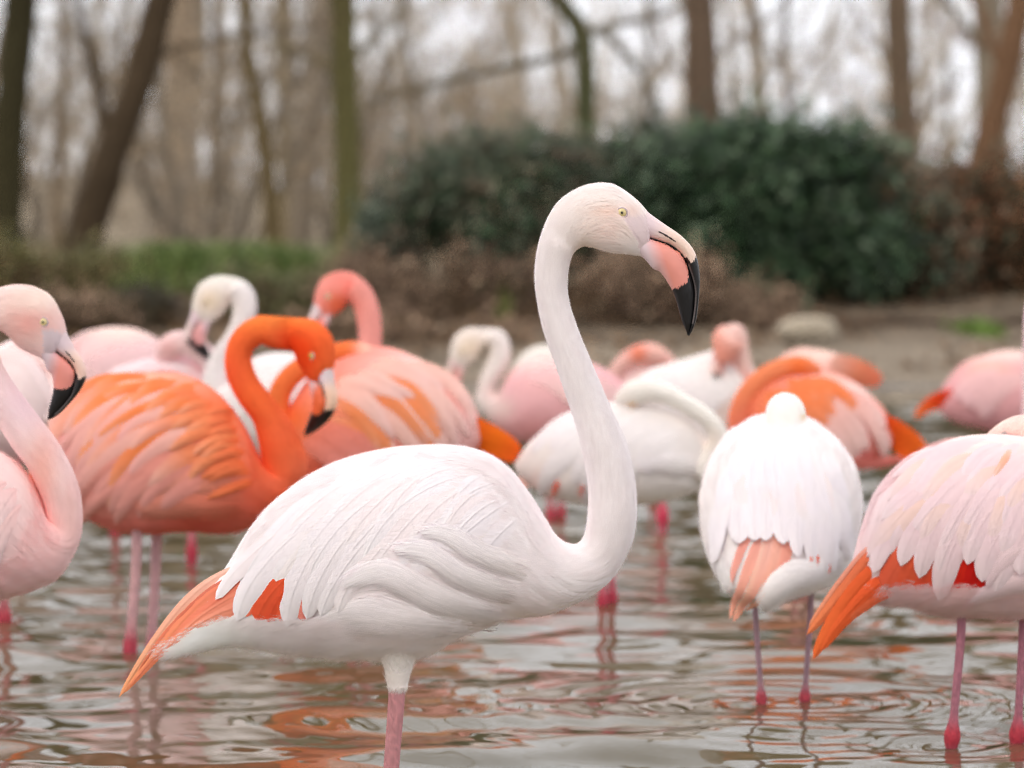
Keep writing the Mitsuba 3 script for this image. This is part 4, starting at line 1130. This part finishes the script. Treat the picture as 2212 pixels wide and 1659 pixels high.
# --- white sleeping flamingo behind the tall one's neck
b = Bird('sleeper_white', 6.2, 'white flamingo asleep behind the tall one\'s neck, its own neck folded along its back')
st = pairs((1110, 1004, 1120, 1030), (1146, 954, 1182, 1072), (1190, 916, 1242, 1088), (1252, 887, 1310, 1093), (1330, 867, 1372, 1093), (1400, 862, 1420, 1088), (1460, 878, 1470, 1076), (1506, 908, 1516, 1054), (1530, 950, 1540, 1012), (1540, 970, 1544, 990))
b.add(st, 100, 56, relief=8)
b.add(tube_st([(1500, 1020, 30, 34), (1532, 986, 40, 26), (1548, 946, 48, 22), (1532, 910, 54, 20), (1492, 880, 58, 20), (1450, 856, 60, 21), (1408, 842, 58, 25), (1372, 846, 52, 28), (1346, 858, 44, 20), (1330, 866, 36, 8)]), 70, 32,
      colour=lambda V, L, c: blend(S(247, 242, 235), [(1362, 872, S(226, 190, 140), 10, 6), (1540, 950, S(246, 234, 224), 30)], V[:, :2]))
b.build_body(S(245, 238, 236), [(1170, 1050, S(246, 220, 218), 40), (1400, 1080, S(238, 230, 222), 160, 30)], 0.05)
WF = grad([(0, S(246, 240, 238)), (1, S(246, 240, 244))])
b.row([(1320, 900), (1400, 900), (1480, 940)], [(1170, 1050), (1240, 1070), (1330, 1060)], 8, 22, 4, 4, 0.12, WF, **SO)
b.row([(1290, 884), (1380, 880), (1470, 910)], [(1150, 990), (1230, 1000), (1330, 1020)], 8, 22, 6, 3, 0.12, WF, **SO)
b.lock([(1500, 985), (1450, 975), (1410, 975), (1372, 992)], [(1510, 1030), (1460, 1020), (1420, 1010), (1390, 1020)], 500, WF, lift=9, W=1.0)
for tx, c in ((1196, S(236, 110, 80)), (1252, S(230, 150, 136))):
    b.feather([(tx + 10, 1034), (tx + 4, 1050), (tx, 1066)], 5, 7, 2, 0.15, c, tip=0.3)
for i in range(4):
    b.feather([(1190, 985), (1150, 1020), (1112 + 4 * i, 1046 + 6 * i)], 13, 2, 2, 0.1, grad([(0, PALE), (1, S(246, 190, 170))]), tip=0.4, name='tail_feather', flat=(30 - 10 * i, 4))
b.leg([(1300, 1085), (1300, 1190), (1301, 1300)], 8.5, 1300, S(214, 128, 140), S(192, 56, 78), jm=0.6, l=30)
b.leg([(1322, 1085), (1322, 1190), (1323, 1300)], 8.5, 1298, S(214, 128, 140), S(192, 56, 78), jm=0.6, l=-25)

# --- white flamingo seen from behind
b = Bird('rear_white', 4.87, 'white flamingo seen from behind with its head tucked away, two legs standing in the water')
RS = [(232, 1622, 1246, 1270, 22), (190, 1632, 1150, 1288, 78), (140, 1648, 1062, 1292, 122), (80, 1668, 984, 1292, 152), (10, 1686, 926, 1290, 172), (-70, 1692, 898, 1284, 176), (-150, 1694, 900, 1268, 164), (-220, 1694, 940, 1236, 126), (-266, 1694, 1020, 1160, 60)]
st = [((x + 0, yt, l), (x, yb, l), (hw, 0, 0)) for l, x, yt, yb, hw in RS]
b.add(st, 110, 72, relief=10)
b.add([((1692, 930, 0), (1692, 1010, 0), (30, 0, 0)), ((1696, 888, -20), (1696, 970, -20), (42, 0, 0)), ((1700, 862, -44), (1700, 950, -44), (44, 0, 0)), ((1702, 851, -76), (1702, 940, -76), (42, 0, 0)), ((1703, 862, -112), (1703, 950, -112), (36, 0, 0)), ((1703, 890, -150), (1703, 960, -150), (22, 0, 0))], 40, 36, relief=3,
      colour=lambda V, L, c: blend(S(247, 243, 238), [(1738, 902, S(232, 200, 150), 8, 5)], V[:, :2]))
b.build_body(S(246, 240, 240), [(1690, 1290, S(238, 232, 224), 120, 30)], 0.05)
b.down(14000, 0.2, 0.5, 6, 26, 0.12, bare=[(1560, 1000), (1640, 920), (1740, 920), (1810, 980), (1840, 1080), (1820, 1220), (1560, 1200), (1540, 1080)])
PW = grad([(0, S(247, 241, 240)), (0.6, S(245, 238, 244)), (1, S(246, 240, 244))])
PX = grad([(0, S(247, 236, 232)), (0.6, S(246, 234, 236)), (1, S(246, 240, 242))])
b.row([(1570, 1030), (1660, 1010), (1760, 1020), (1830, 1050)], [(1546, 1190), (1596, 1172), (1668, 1160), (1770, 1236), (1826, 1210)], 10, 27, 7, 4, 0.04, PW, m=11, tip=0.4)
b.row([(1580, 980), (1670, 950), (1800, 990)], [(1550, 1120), (1650, 1140), (1835, 1150)], 9, 28, 8, 2, 0.04, lambda i, n, rng: (PW, PX)[i % 2], **SO)
b.row([(1610, 950), (1690, 920), (1780, 950)], [(1570, 1060), (1670, 1090), (1815, 1080)], 8, 26, 9, 2, 0.04, PW, **SO)
for p, W, c in (([(1660, 1100), (1640, 1180), (1612, 1250), (1574, 1326)], 20, (S(246, 200, 184), S(248, 180, 140))), ([(1640, 1120), (1606, 1200), (1584, 1260), (1568, 1320)], 17, (S(243, 172, 152), S(248, 182, 144))),
                ([(1680, 1110), (1660, 1190), (1634, 1262), (1600, 1300)], 19, (S(246, 188, 166), S(250, 192, 150))), ([(1700, 1120), (1684, 1180), (1668, 1230), (1640, 1276)], 17, (S(243, 164, 138), S(247, 176, 140))),
                ([(1620, 1110), (1590, 1170), (1572, 1220), (1566, 1262)], 14, (S(241, 156, 136), S(245, 180, 156))), ([(1652, 1120), (1624, 1200), (1596, 1270), (1580, 1312)], 8, (S(250, 216, 200), S(250, 196, 150)))):
    c = [q_ * 0.7 + S(247, 186, 168) * 0.3 for q_ in c]
    b.feather(p, W * 0.72, 2, 3, 0.2, grad([(0, c[0]), (1, c[1])]), n=24, tip=0.12, base=0.6, name='tail_feather')
for tx, ty, c in ((1744, 1226, S(236, 112, 84)), (1772, 1224, S(236, 118, 92)), (1730, 1222, S(240, 140, 116))):
    b.feather([(tx + 8, 1170), (tx + 3, 1200), (tx, ty)], 6, 9, 2, 0.15, c, tip=0.7)
b.lock([(1800, 1170), (1750, 1200), (1690, 1206), (1622, 1272)], [(1820, 1230), (1770, 1250), (1700, 1256), (1640, 1296)], 2200, grad([(0, S(246, 240, 242)), (1, S(249, 245, 244))]), name='undertail_down', lift=12, l0=7, W=0.9, fan=0.2)
b.lock([(1826, 1140), (1812, 1180), (1790, 1210), (1750, 1236)], [(1850, 1150), (1846, 1200), (1820, 1240), (1780, 1262)], 900, grad([(0, S(246, 240, 242)), (1, S(249, 245, 244))]), lift=8, W=0.8)
b.lock([(1530, 1150), (1534, 1190), (1546, 1220), (1556, 1262)], [(1546, 1160), (1556, 1200), (1566, 1230), (1572, 1256)], 500, grad([(0, S(246, 240, 242)), (1, S(249, 245, 244))]), lift=5, W=0.8)
b.leg([(1629, 1270), (1634, 1370), (1640, 1450), (1644, 1510)], 6.4, 1508, S(180, 144, 156), S(194, 72, 86), l=10, jm=1.25)
b.leg([(1754, 1260), (1750, 1370), (1744, 1450), (1740, 1510)], 6.4, 1508, S(180, 144, 156), S(194, 72, 86), l=-20, jm=1.25)

# --- pink flamingo at the right edge
b = Bird('right', 4.46, 'pale pink flamingo at the right edge with an orange red tail and tucked head')
st = pairs((1822, 1300, 1824, 1312, 0.6), (1850, 1180, 1880, 1304, 0.7), (1884, 1082, 1960, 1304, 0.78), (1946, 1004, 2034, 1322), (2022, 960, 2094, 1330), (2110, 942, 2164, 1335), (2204, 944, 2236, 1330), (2300, 976, 2318, 1306), (2372, 1042, 2394, 1256), (2412, 1110, 2426, 1200))
b.add(st, 150, 72, relief=8)
b.add(tube_st([(2360, 1180, 30, 60), (2420, 1130, 40, 44), (2440, 1060, 40, 36), (2410, 985, 30, 34), (2350, 945, 10, 34), (2280, 935, -20, 36), (2215, 940, -40, 42), (2166, 952, -50, 30), (2130, 966, -50, 10)]), 80, 36,
      colour=lambda V, L, c: blend(S(246, 216, 208), [(2172, 918, S(248, 230, 220), 50, 14), (2180, 945, S(246, 200, 186), 40, 22)], V[:, :2]))
b.build_body(S(245, 214, 216), [(1900, 1080, S(246, 222, 226), 80, 80), (2120, 950, S(248, 230, 226), 120, 30), (2080, 1310, S(236, 208, 204), 160, 40), (2200, 1100, S(246, 212, 208), 120), (1870, 1290, S(248, 226, 224), 60)], 0.05)
u_ = meshkit_sphere(12)
part(b.key, 'eye', (b.world(u_[0] * np.array([7, 4.5, 4]) + np.array([2172, 938, -14])), u_[1]), 'eyeball', True, None, S(120, 128, 130))
b.down(36000, 0.2, 0.5, 6, 30, 0.11, sel=lambda c: c[:, 0] < 2300, bare=[(1850, 1180), (1900, 1060), (2010, 960), (2120, 930), (2280, 950), (2300, 1200), (2140, 1270), (1900, 1270)])
for p, W, fl, c in (([(1930, 1160), (1868, 1210), (1800, 1300), (1742, 1370)], 15, (70, 46, 20, 6), (S(240, 124, 84), S(248, 150, 90))), ([(1960, 1170), (1880, 1232), (1812, 1320), (1756, 1422)], 20, (80, 52, 24, 8), (S(238, 96, 46), S(244, 120, 50))),
                    ([(1980, 1200), (1900, 1250), (1830, 1320), (1772, 1404)], 21, (88, 60, 30, 12), (S(240, 88, 42), S(244, 112, 46))), ([(2010, 1215), (1930, 1250), (1860, 1296), (1800, 1362)], 24, (96, 66, 40, 16), (S(236, 92, 54), S(246, 130, 78))),
                    ([(1920, 1150), (1846, 1210), (1788, 1290), (1746, 1352)], 8, (60, 40, 18, 6), (S(248, 190, 170), S(248, 168, 116)))):
    c = [q_ * 0.82 + S(240, 120, 84) * 0.18 for q_ in c]
    b.feather(p, W, 2, 2, 0.38, grad([(0, c[0]), (1, c[1])]), n=24, tip=0.35, base=0.6, name='tail_feather', flat=fl)
for i, (rx, tx, ty) in enumerate(((1960, 1905, 1262), (1990, 1940, 1268), (2020, 1975, 1270), (2050, 2010, 1272), (2080, 2042, 1268), (2110, 2076, 1264), (2140, 2108, 1260))):
    b.feather([(rx, 1150), ((rx + tx) / 2 - 6, 1215), (tx, ty)], 24, 1.5, 3, 0.15, (S(240, 110, 74), S(238, 104, 66), S(236, 96, 62), S(232, 84, 54), S(222, 44, 28), S(214, 34, 22), S(214, 36, 26))[i], tip=0.75)
RW = grad([(0, S(246, 216, 216)), (0.6, S(245, 216, 222)), (1, S(246, 226, 230))])
RX_ = grad([(0, S(248, 208, 192)), (0.5, S(247, 214, 206)), (1, S(246, 222, 226))])
b.row([(2010, 1030), (2080, 1030), (2170, 1050), (2250, 1090)], [(1912, 1196), (1990, 1230), (2056, 1250), (2165, 1250)], 9, (24, 30), 5, 5, 0.10, RW, m=11, tip=0.55)
b.row([(2030, 1000), (2120, 990), (2230, 1030)], [(1872, 1150), (1985, 1190), (2140, 1220)], 9, 28, 7, 3, 0.12, lambda i, n, rng: (RW, RX_)[i % 2], **SO)
b.row([(2060, 970), (2150, 960), (2250, 990)], [(1890, 1090), (2000, 1120), (2150, 1150)], 8, 26, 8, 2, 0.12, lambda i, n, rng: (RX_, RW)[i % 2], **SO)
b.row([(2110, 955), (2190, 952), (2280, 985)], [(1950, 1020), (2050, 1060), (2190, 1090)], 7, 22, 8, 2, 0.10, RW, **SO)
RT = grad([(0, S(244, 214, 214)), (1, S(246, 220, 226))])
b.lock([(2300, 1160), (2240, 1140), (2180, 1150), (2112, 1236)], [(2310, 1230), (2230, 1196), (2170, 1206), (2118, 1258)], 1500, RT, lift=10, W=0.8)
b.lock([(2300, 1230), (2230, 1216), (2170, 1226), (2100, 1262)], [(2300, 1290), (2220, 1270), (2150, 1272), (2070, 1296)], 1500, RT, lift=7, W=0.8, fan=0.2)
b.feather([(2180, 955), (2155, 990), (2128, 1030)], 9, 12, 2, 0.2, grad([(0, S(246, 214, 206)), (0.5, S(248, 196, 160)), (1, S(247, 210, 196))]), soft=True)
b.leg([(2074, 1300), (2070, 1400), (2060, 1510), (2053, 1592)], 9.8, 1588, S(180, 116, 132), S(188, 56, 72), l=30, jm=1.1)
b.leg([(2214, 1310), (2211, 1400), (2205, 1510), (2200, 1592)], 9.8, 1590, S(180, 116, 132), S(188, 56, 72), l=-20, jm=1.1)
b.down(9000, 0.3, 0.6, 16, 36, 0.36, -0.6, sel=lambda c: (c[:, 1] > 1250) & (c[:, 0] < 2110), drop=-0.05)

# --- orange sleeping flamingo behind the rear view one
b = Bird('orange_right', 7.0, 'orange flamingo asleep behind the rear view white one, bright orange tail pointing down right')
st = pairs((1938, 925, 1930, 958), (1908, 882, 1880, 1002), (1862, 836, 1810, 1030), (1800, 806, 1740, 1046), (1724, 796, 1668, 1040), (1656, 808, 1614, 1004), (1610, 846, 1582, 950), (1586, 888, 1572, 920))
b.add(st, 90, 48, relief=9)
b.add(tube_st([(1620, 960, 34, 34), (1596, 900, 40, 26), (1612, 850, 42, 22), (1650, 812, 40, 22), (1692, 794, 36, 22), (1728, 792, 30, 23), (1758, 802, 22, 16), (1772, 812, 14, 6)]), 60, 30, colour=lambda V, L, c: blend(S(243, 146, 96), [(1610, 930, S(238, 130, 100), 60), (1722, 790, S(243, 124, 62), 26)], V[:, :2]))
b.build_body(S(242, 158, 132), [(1650, 880, S(242, 140, 96), 90, 80), (1600, 940, S(232, 110, 82), 50), (1840, 850, S(247, 214, 206), 60, 40), (1850, 950, S(236, 150, 138), 60), (1760, 820, S(246, 190, 170), 50, 24)], 0.07)
OF = grad([(0, S(242, 136, 84)), (0.6, S(243, 138, 80)), (1, S(244, 160, 116))])
b.row([(1630, 870), (1680, 830), (1760, 815)], [(1760, 930), (1800, 900), (1850, 880)], 8, 18, 6, 5, -0.14, OF, **SO)
b.row([(1700, 880), (1760, 840), (1820, 830)], [(1820, 990), (1870, 970), (1910, 940)], 7, 17, 4, 6, -0.12, grad([(0, S(244, 180, 160)), (1, S(246, 208, 202))]))
for i, (x, y) in enumerate(((2004, 978), (1996, 988), (1980, 996), (1960, 1000))):
    b.feather([(1890, 900 + 10 * i), (1940, 925 + 12 * i), (x, y)], 16, 3, 2, 0.15, grad([(0, S(228, 60, 24)), (0.5, S(242, 104, 30)), (1, S(244, 116, 40))]), tip=0.5, name='tail_feather', flat=(40 - 5 * i, 20 - 5 * i, 4))
b.feather([(1800, 985), (1860, 990), (1950, 985)], 14, 20, 2, 0.3, S(238, 140, 124), name='tail_feather')
for dx in (0, 26):
    b.leg([(1715 + dx, 1020), (1715 + dx, 1120), (1715 + dx, 1212)], 8, 1205, l=20 - dx * 2)

# --- white headed flamingo looking left, pink body behind the tall one's neck
b = Bird('pink_mid', 8.1, 'pink flamingo with a cream white head and drooping bill, looking left, behind the tall one')
H = HeadMap((992, 757), 0.46, 40, flip=True, bill=0.66, yaw=18)
st = pairs((1380, 876, 1376, 896), (1350, 832, 1322, 930), (1292, 790, 1262, 956), (1212, 773, 1182, 962), (1144, 778, 1122, 955), (1102, 806, 1082, 930), (1078, 848, 1044, 896), (1070, 850, 1027, 872, 0.9), (1070, 834, 1030, 845, 0.95), (1082, 812, 1040, 808, 0.95), (1097, 788, 1052, 782, 0.95), (1103, 760, 1058, 762, 0.95), (1097, 731, 1056, 747, 0.95), (1080, 712, 1049, 740, 0.97))
b.add(st + b.head_stations(H, 1), 120, 44, relief=6)


def pm(V, L, col):
    c = blend(S(242, 186, 190), [(1180, 790, S(246, 206, 200), 90, 26), (1160, 840, S(244, 190, 190), 60, 30), (1150, 930, S(232, 164, 164), 110, 34), (1080, 880, S(246, 214, 210), 30)], V[:, :2])
    w = np.clip((L.t - 0.5) / 0.06, 0, 1)[:, None]
    return c * (1 - w) + w * blend(S(244, 234, 230), [(1015, 750, S(242, 222, 200), 34), (1060, 850, S(246, 222, 218), 30)], V[:, :2])


b.lofts[0].colour = pm
b.build_body(PINK, (), 0.05)
b.bill(H, S(238, 168, 160), S(232, 200, 200), S(240, 208, 190), n=40, m=24)
b.row([(1130, 800), (1200, 790), (1270, 810)], [(1250, 890), (1300, 890), (1350, 880)], 7, 18, 3, 5, -0.12, grad([(0, S(243, 190, 190)), (1, S(246, 212, 210))]))
for dx in (0, 22):
    b.leg([(1190 + dx, 945), (1190 + dx, 1040), (1190 + dx, 1118)], 7, 1115, l=14 - dx)

# --- white headed flamingo left of the orange one
b = Bird('white_left', 6.9, 'white flamingo with a cream face and hanging bill, looking left, behind the orange neck loop')
H = HeadMap((440, 652), 0.545, 38, flip=True, bill=0.72, yaw=16)
st = pairs((805, 878, 800, 900), (768, 822, 748, 958), (692, 778, 662, 985), (612, 762, 582, 990), (545, 774, 520, 975), (505, 806, 474, 935), (490, 830, 448, 890), (486, 814, 436, 840, 0.9), (490, 788, 442, 796, 0.95), (508, 752, 460, 756, 0.95), (533, 716, 484, 724, 0.95), (551, 682, 500, 690, 0.95), (554, 650, 503, 664, 0.95), (544, 622, 498, 648, 0.96), (526, 606, 488, 642, 0.97))
b.add(st + b.head_stations(H, 1), 120, 44, relief=6)
b.lofts[0].colour = lambda V, L, c: blend(S(243, 236, 236), [(455, 650, S(240, 221, 196), 36), (480, 605, S(246, 240, 230), 40, 14)], V[:, :2])
b.build_body(WHITE, (), 0.05)
b.bill(H, S(236, 168, 168), S(226, 200, 210), S(236, 210, 206), n=40, m=24)
b.row([(540, 800), (600, 785), (680, 800)], [(660, 900), (710, 890), (770, 880)], 6, 20, 3, 5, -0.12, WF)
for dx in (0, 24):
    b.leg([(600 + dx, 975), (600 + dx, 1100), (600 + dx, 1224)], 8.5, 1220, l=14 - dx)

# --- salmon headed flamingo behind the orange sleeper
b = Bird('salmon', 7.0, 'salmon pink flamingo whose curved neck and orange face rise behind the orange sleeper')
H = HeadMap((703, 640), 0.53, 36, flip=True, bill=0.7, yaw=18)
st = pairs((1030, 905, 1026, 925), (985, 852, 962, 985), (920, 808, 896, 1010), (860, 800, 836, 1005), (826, 830, 796, 975), (822, 836, 770, 900), (822, 800, 768, 810, 0.9), (823, 750, 774, 750, 0.95), (824, 715, 774, 715, 0.95), (821, 678, 770, 688, 0.95), (810, 640, 764, 664, 0.95), (792, 612, 752, 648, 0.96), (776, 599, 744, 640, 0.97))
b.add(st + b.head_stations(H, 1), 120, 44, relief=6)
b.lofts[0].colour = lambda V, L, c: blend(S(244, 168, 152), [(730, 660, S(238, 118, 76), 38), (735, 600, S(244, 150, 130), 40, 18), (900, 850, S(244, 180, 170), 80)], V[:, :2])
b.build_body(SALMON, (), 0.05)
b.bill(H, S(242, 132, 118), S(222, 206, 210), S(236, 204, 200), n=40, m=24)
for dx in (0, 24):
    b.leg([(880 + dx, 995), (880 + dx, 1100), (880 + dx, 1215)], 8.5, 1212, l=14 - dx)

# --- sleeping pinks at the left
b = Bird('pink_far_left', 7.7, 'pink flamingo back right of the left edge bird\'s bill, behind the pale sleeper')
b.add(pairs((388, 800, 384, 822), (352, 742, 340, 882), (292, 710, 282, 912), (232, 707, 222, 916), (182, 726, 166, 892), (152, 770, 142, 850), (140, 800, 138, 820)), 60, 40, relief=6)
b.add(tube_st([(170, 860, 20, 26), (146, 810, 26, 21), (152, 764, 26, 18), (186, 734, 22, 17), (222, 728, 16, 17), (246, 738, 8, 6)]), 40, 24)
b.build_body(S(244, 206, 206), [(260, 715, S(246, 218, 208), 80, 20)], 0.05)
b.row([(190, 770), (230, 745), (290, 740)], [(280, 840), (320, 830), (360, 810)], 6, 18, 3, 5, -0.12, grad([(0, S(243, 200, 202)), (1, S(246, 214, 216))]))
b.leg([(250, 900), (250, 1020), (250, 1150)], 7.5, 1148, l=6)
b = Bird('pale_sleeper', 7.0, 'pale pink flamingo asleep behind the orange one\'s back, its folded neck making a round hump')
b.add(pairs((212, 860, 218, 884), (240, 802, 250, 932), (302, 778, 310, 952), (370, 768, 370, 956), (430, 782, 430, 932), (466, 812, 468, 890), (482, 840, 482, 862)), 60, 40, relief=6)
b.add(tube_st([(462, 900, 20, 34), (486, 858, 28, 28), (476, 810, 34, 25), (446, 768, 38, 25), (410, 744, 38, 27), (378, 746, 34, 29), (356, 764, 26, 22), (345, 782, 16, 8)]), 50, 30,
      colour=lambda V, L, c: blend(S(246, 216, 216), [(366, 750, S(243, 192, 188), 26), (470, 840, S(246, 226, 228), 40)], V[:, :2]))
b.build_body(S(246, 216, 220), [(390, 790, S(242, 232, 238), 26, 12)], 0.05)
b.row([(440, 820), (400, 800), (340, 796)], [(330, 900), (290, 880), (240, 860)], 6, 18, 3, 5, 0.12, grad([(0, S(244, 206, 208)), (1, S(246, 222, 224))]))
b.leg([(415, 940), (415, 1080), (415, 1205)], 9, 1195, S(216, 130, 142), S(192, 56, 78), jm=0.6, l=10)
b = Bird('white_far_left', 5.9, 'whitish pink flamingo body directly behind the left edge bird\'s neck')
b.add(pairs((-215, 900, -205, 930), (-140, 805, -125, 985), (-55, 752, -50, 1000), (18, 748, 20, 996), (74, 778, 78, 962), (108, 828, 110, 912), (118, 850, 118, 880)), 70, 44, relief=10)
b.add(tube_st([(90, 900, 10, 36), (122, 850, -10, 24), (112, 800, -30, 20), (70, 768, -40, 20), (20, 760, -44, 24), (-10, 775, -44, 8)]), 40, 26)
b.build_body(S(247, 228, 226), [(40, 980, S(238, 206, 214), 90, 40), (30, 760, S(247, 210, 206), 50, 16)], 0.05)
b.row([(70, 800), (20, 780), (-50, 780)], [(-50, 960), (-110, 950), (-170, 930)], 7, 24, 4, 6, 0.12, grad([(0, S(247, 226, 224)), (1, S(247, 234, 234))]))
for x in (-20, 10):
    b.leg([(x, 985), (x, 1180), (x, 1340)], 10, 1340, l=x)
b = Bird('blob_left', 7.4, 'pinkish white flamingo back showing as a blurred strip over the left edge bird\'s body')
b.add(pairs((-60, 830, -56, 850), (-20, 786, -12, 900), (40, 766, 46, 912), (84, 766, 90, 890), (112, 792, 114, 850), (120, 812, 120, 830)), 50, 36, relief=6)
b.build_body(S(243, 222, 222), (), 0.05)
b.leg([(40, 900), (40, 1050), (40, 1180)], 8, 1178)

# --- distant ones in the middle and at the right
b = Bird('far_hump', 9.2, 'small distant white hump of a sleeping flamingo above the pink body behind the tall one')
b.add(pairs((1106, 800, 1106, 818), (1122, 772, 1120, 850), (1152, 750, 1150, 872), (1200, 746, 1200, 876), (1240, 768, 1240, 862), (1262, 800, 1262, 830)), 50, 36, relief=5)
b.build_body(S(240, 232, 224), (), 0.05)
b.leg([(1185, 860), (1185, 960), (1185, 1050)], 6, 1046)
b = Bird('far_salmon', 8.6, 'distant flamingo asleep with an orange pink head hump, right of the tall one\'s neck')
b.add(pairs((1500, 838, 1496, 856), (1462, 802, 1452, 890), (1400, 788, 1390, 906), (1350, 800, 1346, 890), (1326, 828, 1326, 858)), 50, 36, relief=5)
b.add(tube_st([(1340, 860, 16, 22), (1322, 820, 22, 17), (1338, 790, 24, 16), (1370, 768, 24, 20), (1404, 764, 22, 24), (1432, 776, 18, 20), (1462, 796, 10, 10), (1475, 804, 4, 4)]), 50, 28,
      colour=lambda V, L, c: blend(S(244, 196, 184), [(1378, 762, S(242, 140, 98), 22), (1420, 752, S(246, 196, 178), 22), (1436, 790, S(236, 130, 96), 16, 10)], V[:, :2]))
b.build_body(S(243, 214, 212), (), 0.05)
b.leg([(1410, 890), (1410, 990), (1410, 1086)], 6.5, 1082)
b = Bird('facing_away', 7.75, 'white bodied flamingo with an upright pink neck, its head bent down towards the viewer')
b.add(pairs((1366, 850, 1370, 872), (1384, 812, 1388, 920), (1420, 792, 1424, 955), (1478, 775, 1476, 972), (1542, 757, 1544, 976), (1598, 768, 1594, 958), (1634, 802, 1626, 920), (1646, 836, 1640, 880)), 70, 44, relief=9)
b.add(tube_st([(1606, 900, 20, 40), (1606, 850, 36, 25), (1602, 805, 42, 22), (1594, 762, 44, 22), (1583, 728, 46, 29), (1573, 712, 52, 24), (1568, 702, 54, 10)]), 50, 30,
      colour=lambda V, L, c: blend(S(246, 206, 194), [(1550, 750, S(240, 160, 130), 24, 50), (1586, 700, S(246, 206, 196), 24), (1600, 830, S(244, 172, 156), 26)], V[:, :2]))
b.add(tube_st([(1580, 722, 62, 30), (1566, 740, 74, 33), (1560, 764, 82, 22), (1559, 780, 84, 15)]), 36, 28, colour=lambda V, L, c: blend(S(242, 168, 142), [(1580, 712, S(247, 214, 202), 28)], V[:, :2]))
b.build_body(S(245, 238, 236), [(1560, 880, S(244, 220, 212), 30, 60)], 0.05)
H = HeadMap((1548, 744), 0.42, 52, flip=True, yaw=58, bill=0.55, l=70)
b.bill(H, S(240, 160, 146), S(230, 196, 200), S(240, 200, 190), n=40, m=24, eye=False)
b.row([(1600, 800), (1550, 785), (1490, 790)], [(1480, 930), (1440, 910), (1400, 880)], 6, 20, 3, 5, 0.10, WF)
b.leg([(1430, 955), (1430, 1050), (1431, 1140)], 8, 1116, S(214, 120, 134), S(216, 60, 90), l=8)
b = Bird('far_orange_back', 8.5, 'distant pink flamingo back with an orange wing tip, behind the orange sleeper at the right')
b.add(pairs((1880, 812, 1876, 832), (1852, 788, 1836, 860), (1804, 763, 1776, 904), (1744, 752, 1714, 908), (1696, 764, 1672, 880), (1672, 798, 1662, 850)), 60, 40, relief=6)
b.build_body(S(245, 196, 180), [(1860, 800, S(243, 160, 124), 40), (1780, 765, S(247, 212, 198), 60, 18)], 0.05)
for i, (x, y) in enumerate(((1904, 822), (1900, 830), (1892, 836))):
    b.feather([(1790, 775 + 8 * i), (1850, 790 + 9 * i), (x, y)], 15, 4, 2, 0.15, grad([(0, S(246, 190, 166)), (0.5, S(243, 150, 108)), (1, S(240, 132, 96))]), tip=0.5, flat=(60, 40, 14))
b.leg([(1740, 895), (1740, 1000), (1740, 1094)], 6.5, 1090)
b = Bird('far_right', 8.5, 'distant pink flamingo at the right edge above the tucked head, red orange tail pointing left')
b.add(pairs((2024, 862, 2024, 880, 0.6), (2040, 832, 2044, 902), (2068, 796, 2062, 912), (2118, 769, 2112, 926), (2182, 756, 2180, 936), (2250, 770, 2242, 930), (2300, 810, 2292, 900), (2322, 842, 2316, 872)), 70, 44, relief=8)
b.add(tube_st([(2290, 880, 10, 30), (2324, 850, 14, 22), (2350, 800, 14, 20), (2350, 740, 10, 19), (2330, 690, 6, 19), (2318, 640, 4, 20), (2340, 606, 2, 24), (2376, 612, 0, 26), (2396, 640, 0, 14), (2398, 680, 0, 10), (2388, 716, 0, 3)]), 70, 28)
b.build_body(S(240, 180, 182), [(2130, 800, S(246, 196, 176), 50, 30), (2180, 765, S(247, 214, 206), 80, 18), (2120, 920, S(232, 166, 172), 90, 30)], 0.05)
for i, (x, y) in enumerate(((1975, 904), (1984, 898), (1996, 890))):
    b.feather([(2070, 845 + 6 * i), (2020, 862 + 5 * i), (x, y)], 13, 3, 2, 0.15, grad([(0, S(222, 56, 36)), (0.5, S(232, 78, 30)), (1, S(246, 130, 60))]), tip=0.4, name='tail_feather', flat=(40, 14, 4))
b.row([(2220, 800), (2160, 780), (2110, 800)], [(2120, 900), (2080, 880), (2056, 868)], 6, 18, 3, 5, 0.10, grad([(0, S(243, 196, 192)), (1, S(243, 196, 200))]))
for dx in (0, 20):
    b.leg([(2160 + dx, 925), (2160 + dx, 1020), (2160 + dx, 1094)], 7, 1090, l=10 - dx)
b = Bird('edge_neck', 6.0, 'flamingo mostly outside the frame, its thin lilac pink neck grazing the right edge')
H = HeadMap((2300, 650), 0.62, 20)
st = pairs((2000 + 380, 1040, 2004 + 380, 1060), (2440, 950, 2436, 1100), (2520, 920, 2500, 1120), (2600, 940, 2570, 1110), (2640, 1000, 2630, 1060))
b.add(st, 60, 40, relief=8)
b.add(tube_st([(2420, 1040, 10, 50), (2340, 1010, 10, 40), (2262, 985, 10, 34), (2232, 940, 8, 26), (2228, 880, 6, 22), (2229, 800, 4, 21), (2230, 740, 2, 20), (2232, 690, 0, 20), (2246, 650, 0, 24), (2276, 632, 0, 30), (2300, 640, 0, 26), (2316, 656, 0, 16)]), 80, 30)
b.build_body(S(240, 208, 214), (), 0.05)
b.bill(H, FLESH, LILAC_C, CREAM, n=30, m=20)
for dx in (0, 26):
    b.leg([(2500 + dx, 1110), (2500 + dx, 1220), (2500 + dx, 1332)], 10, 1330, l=10 - dx)
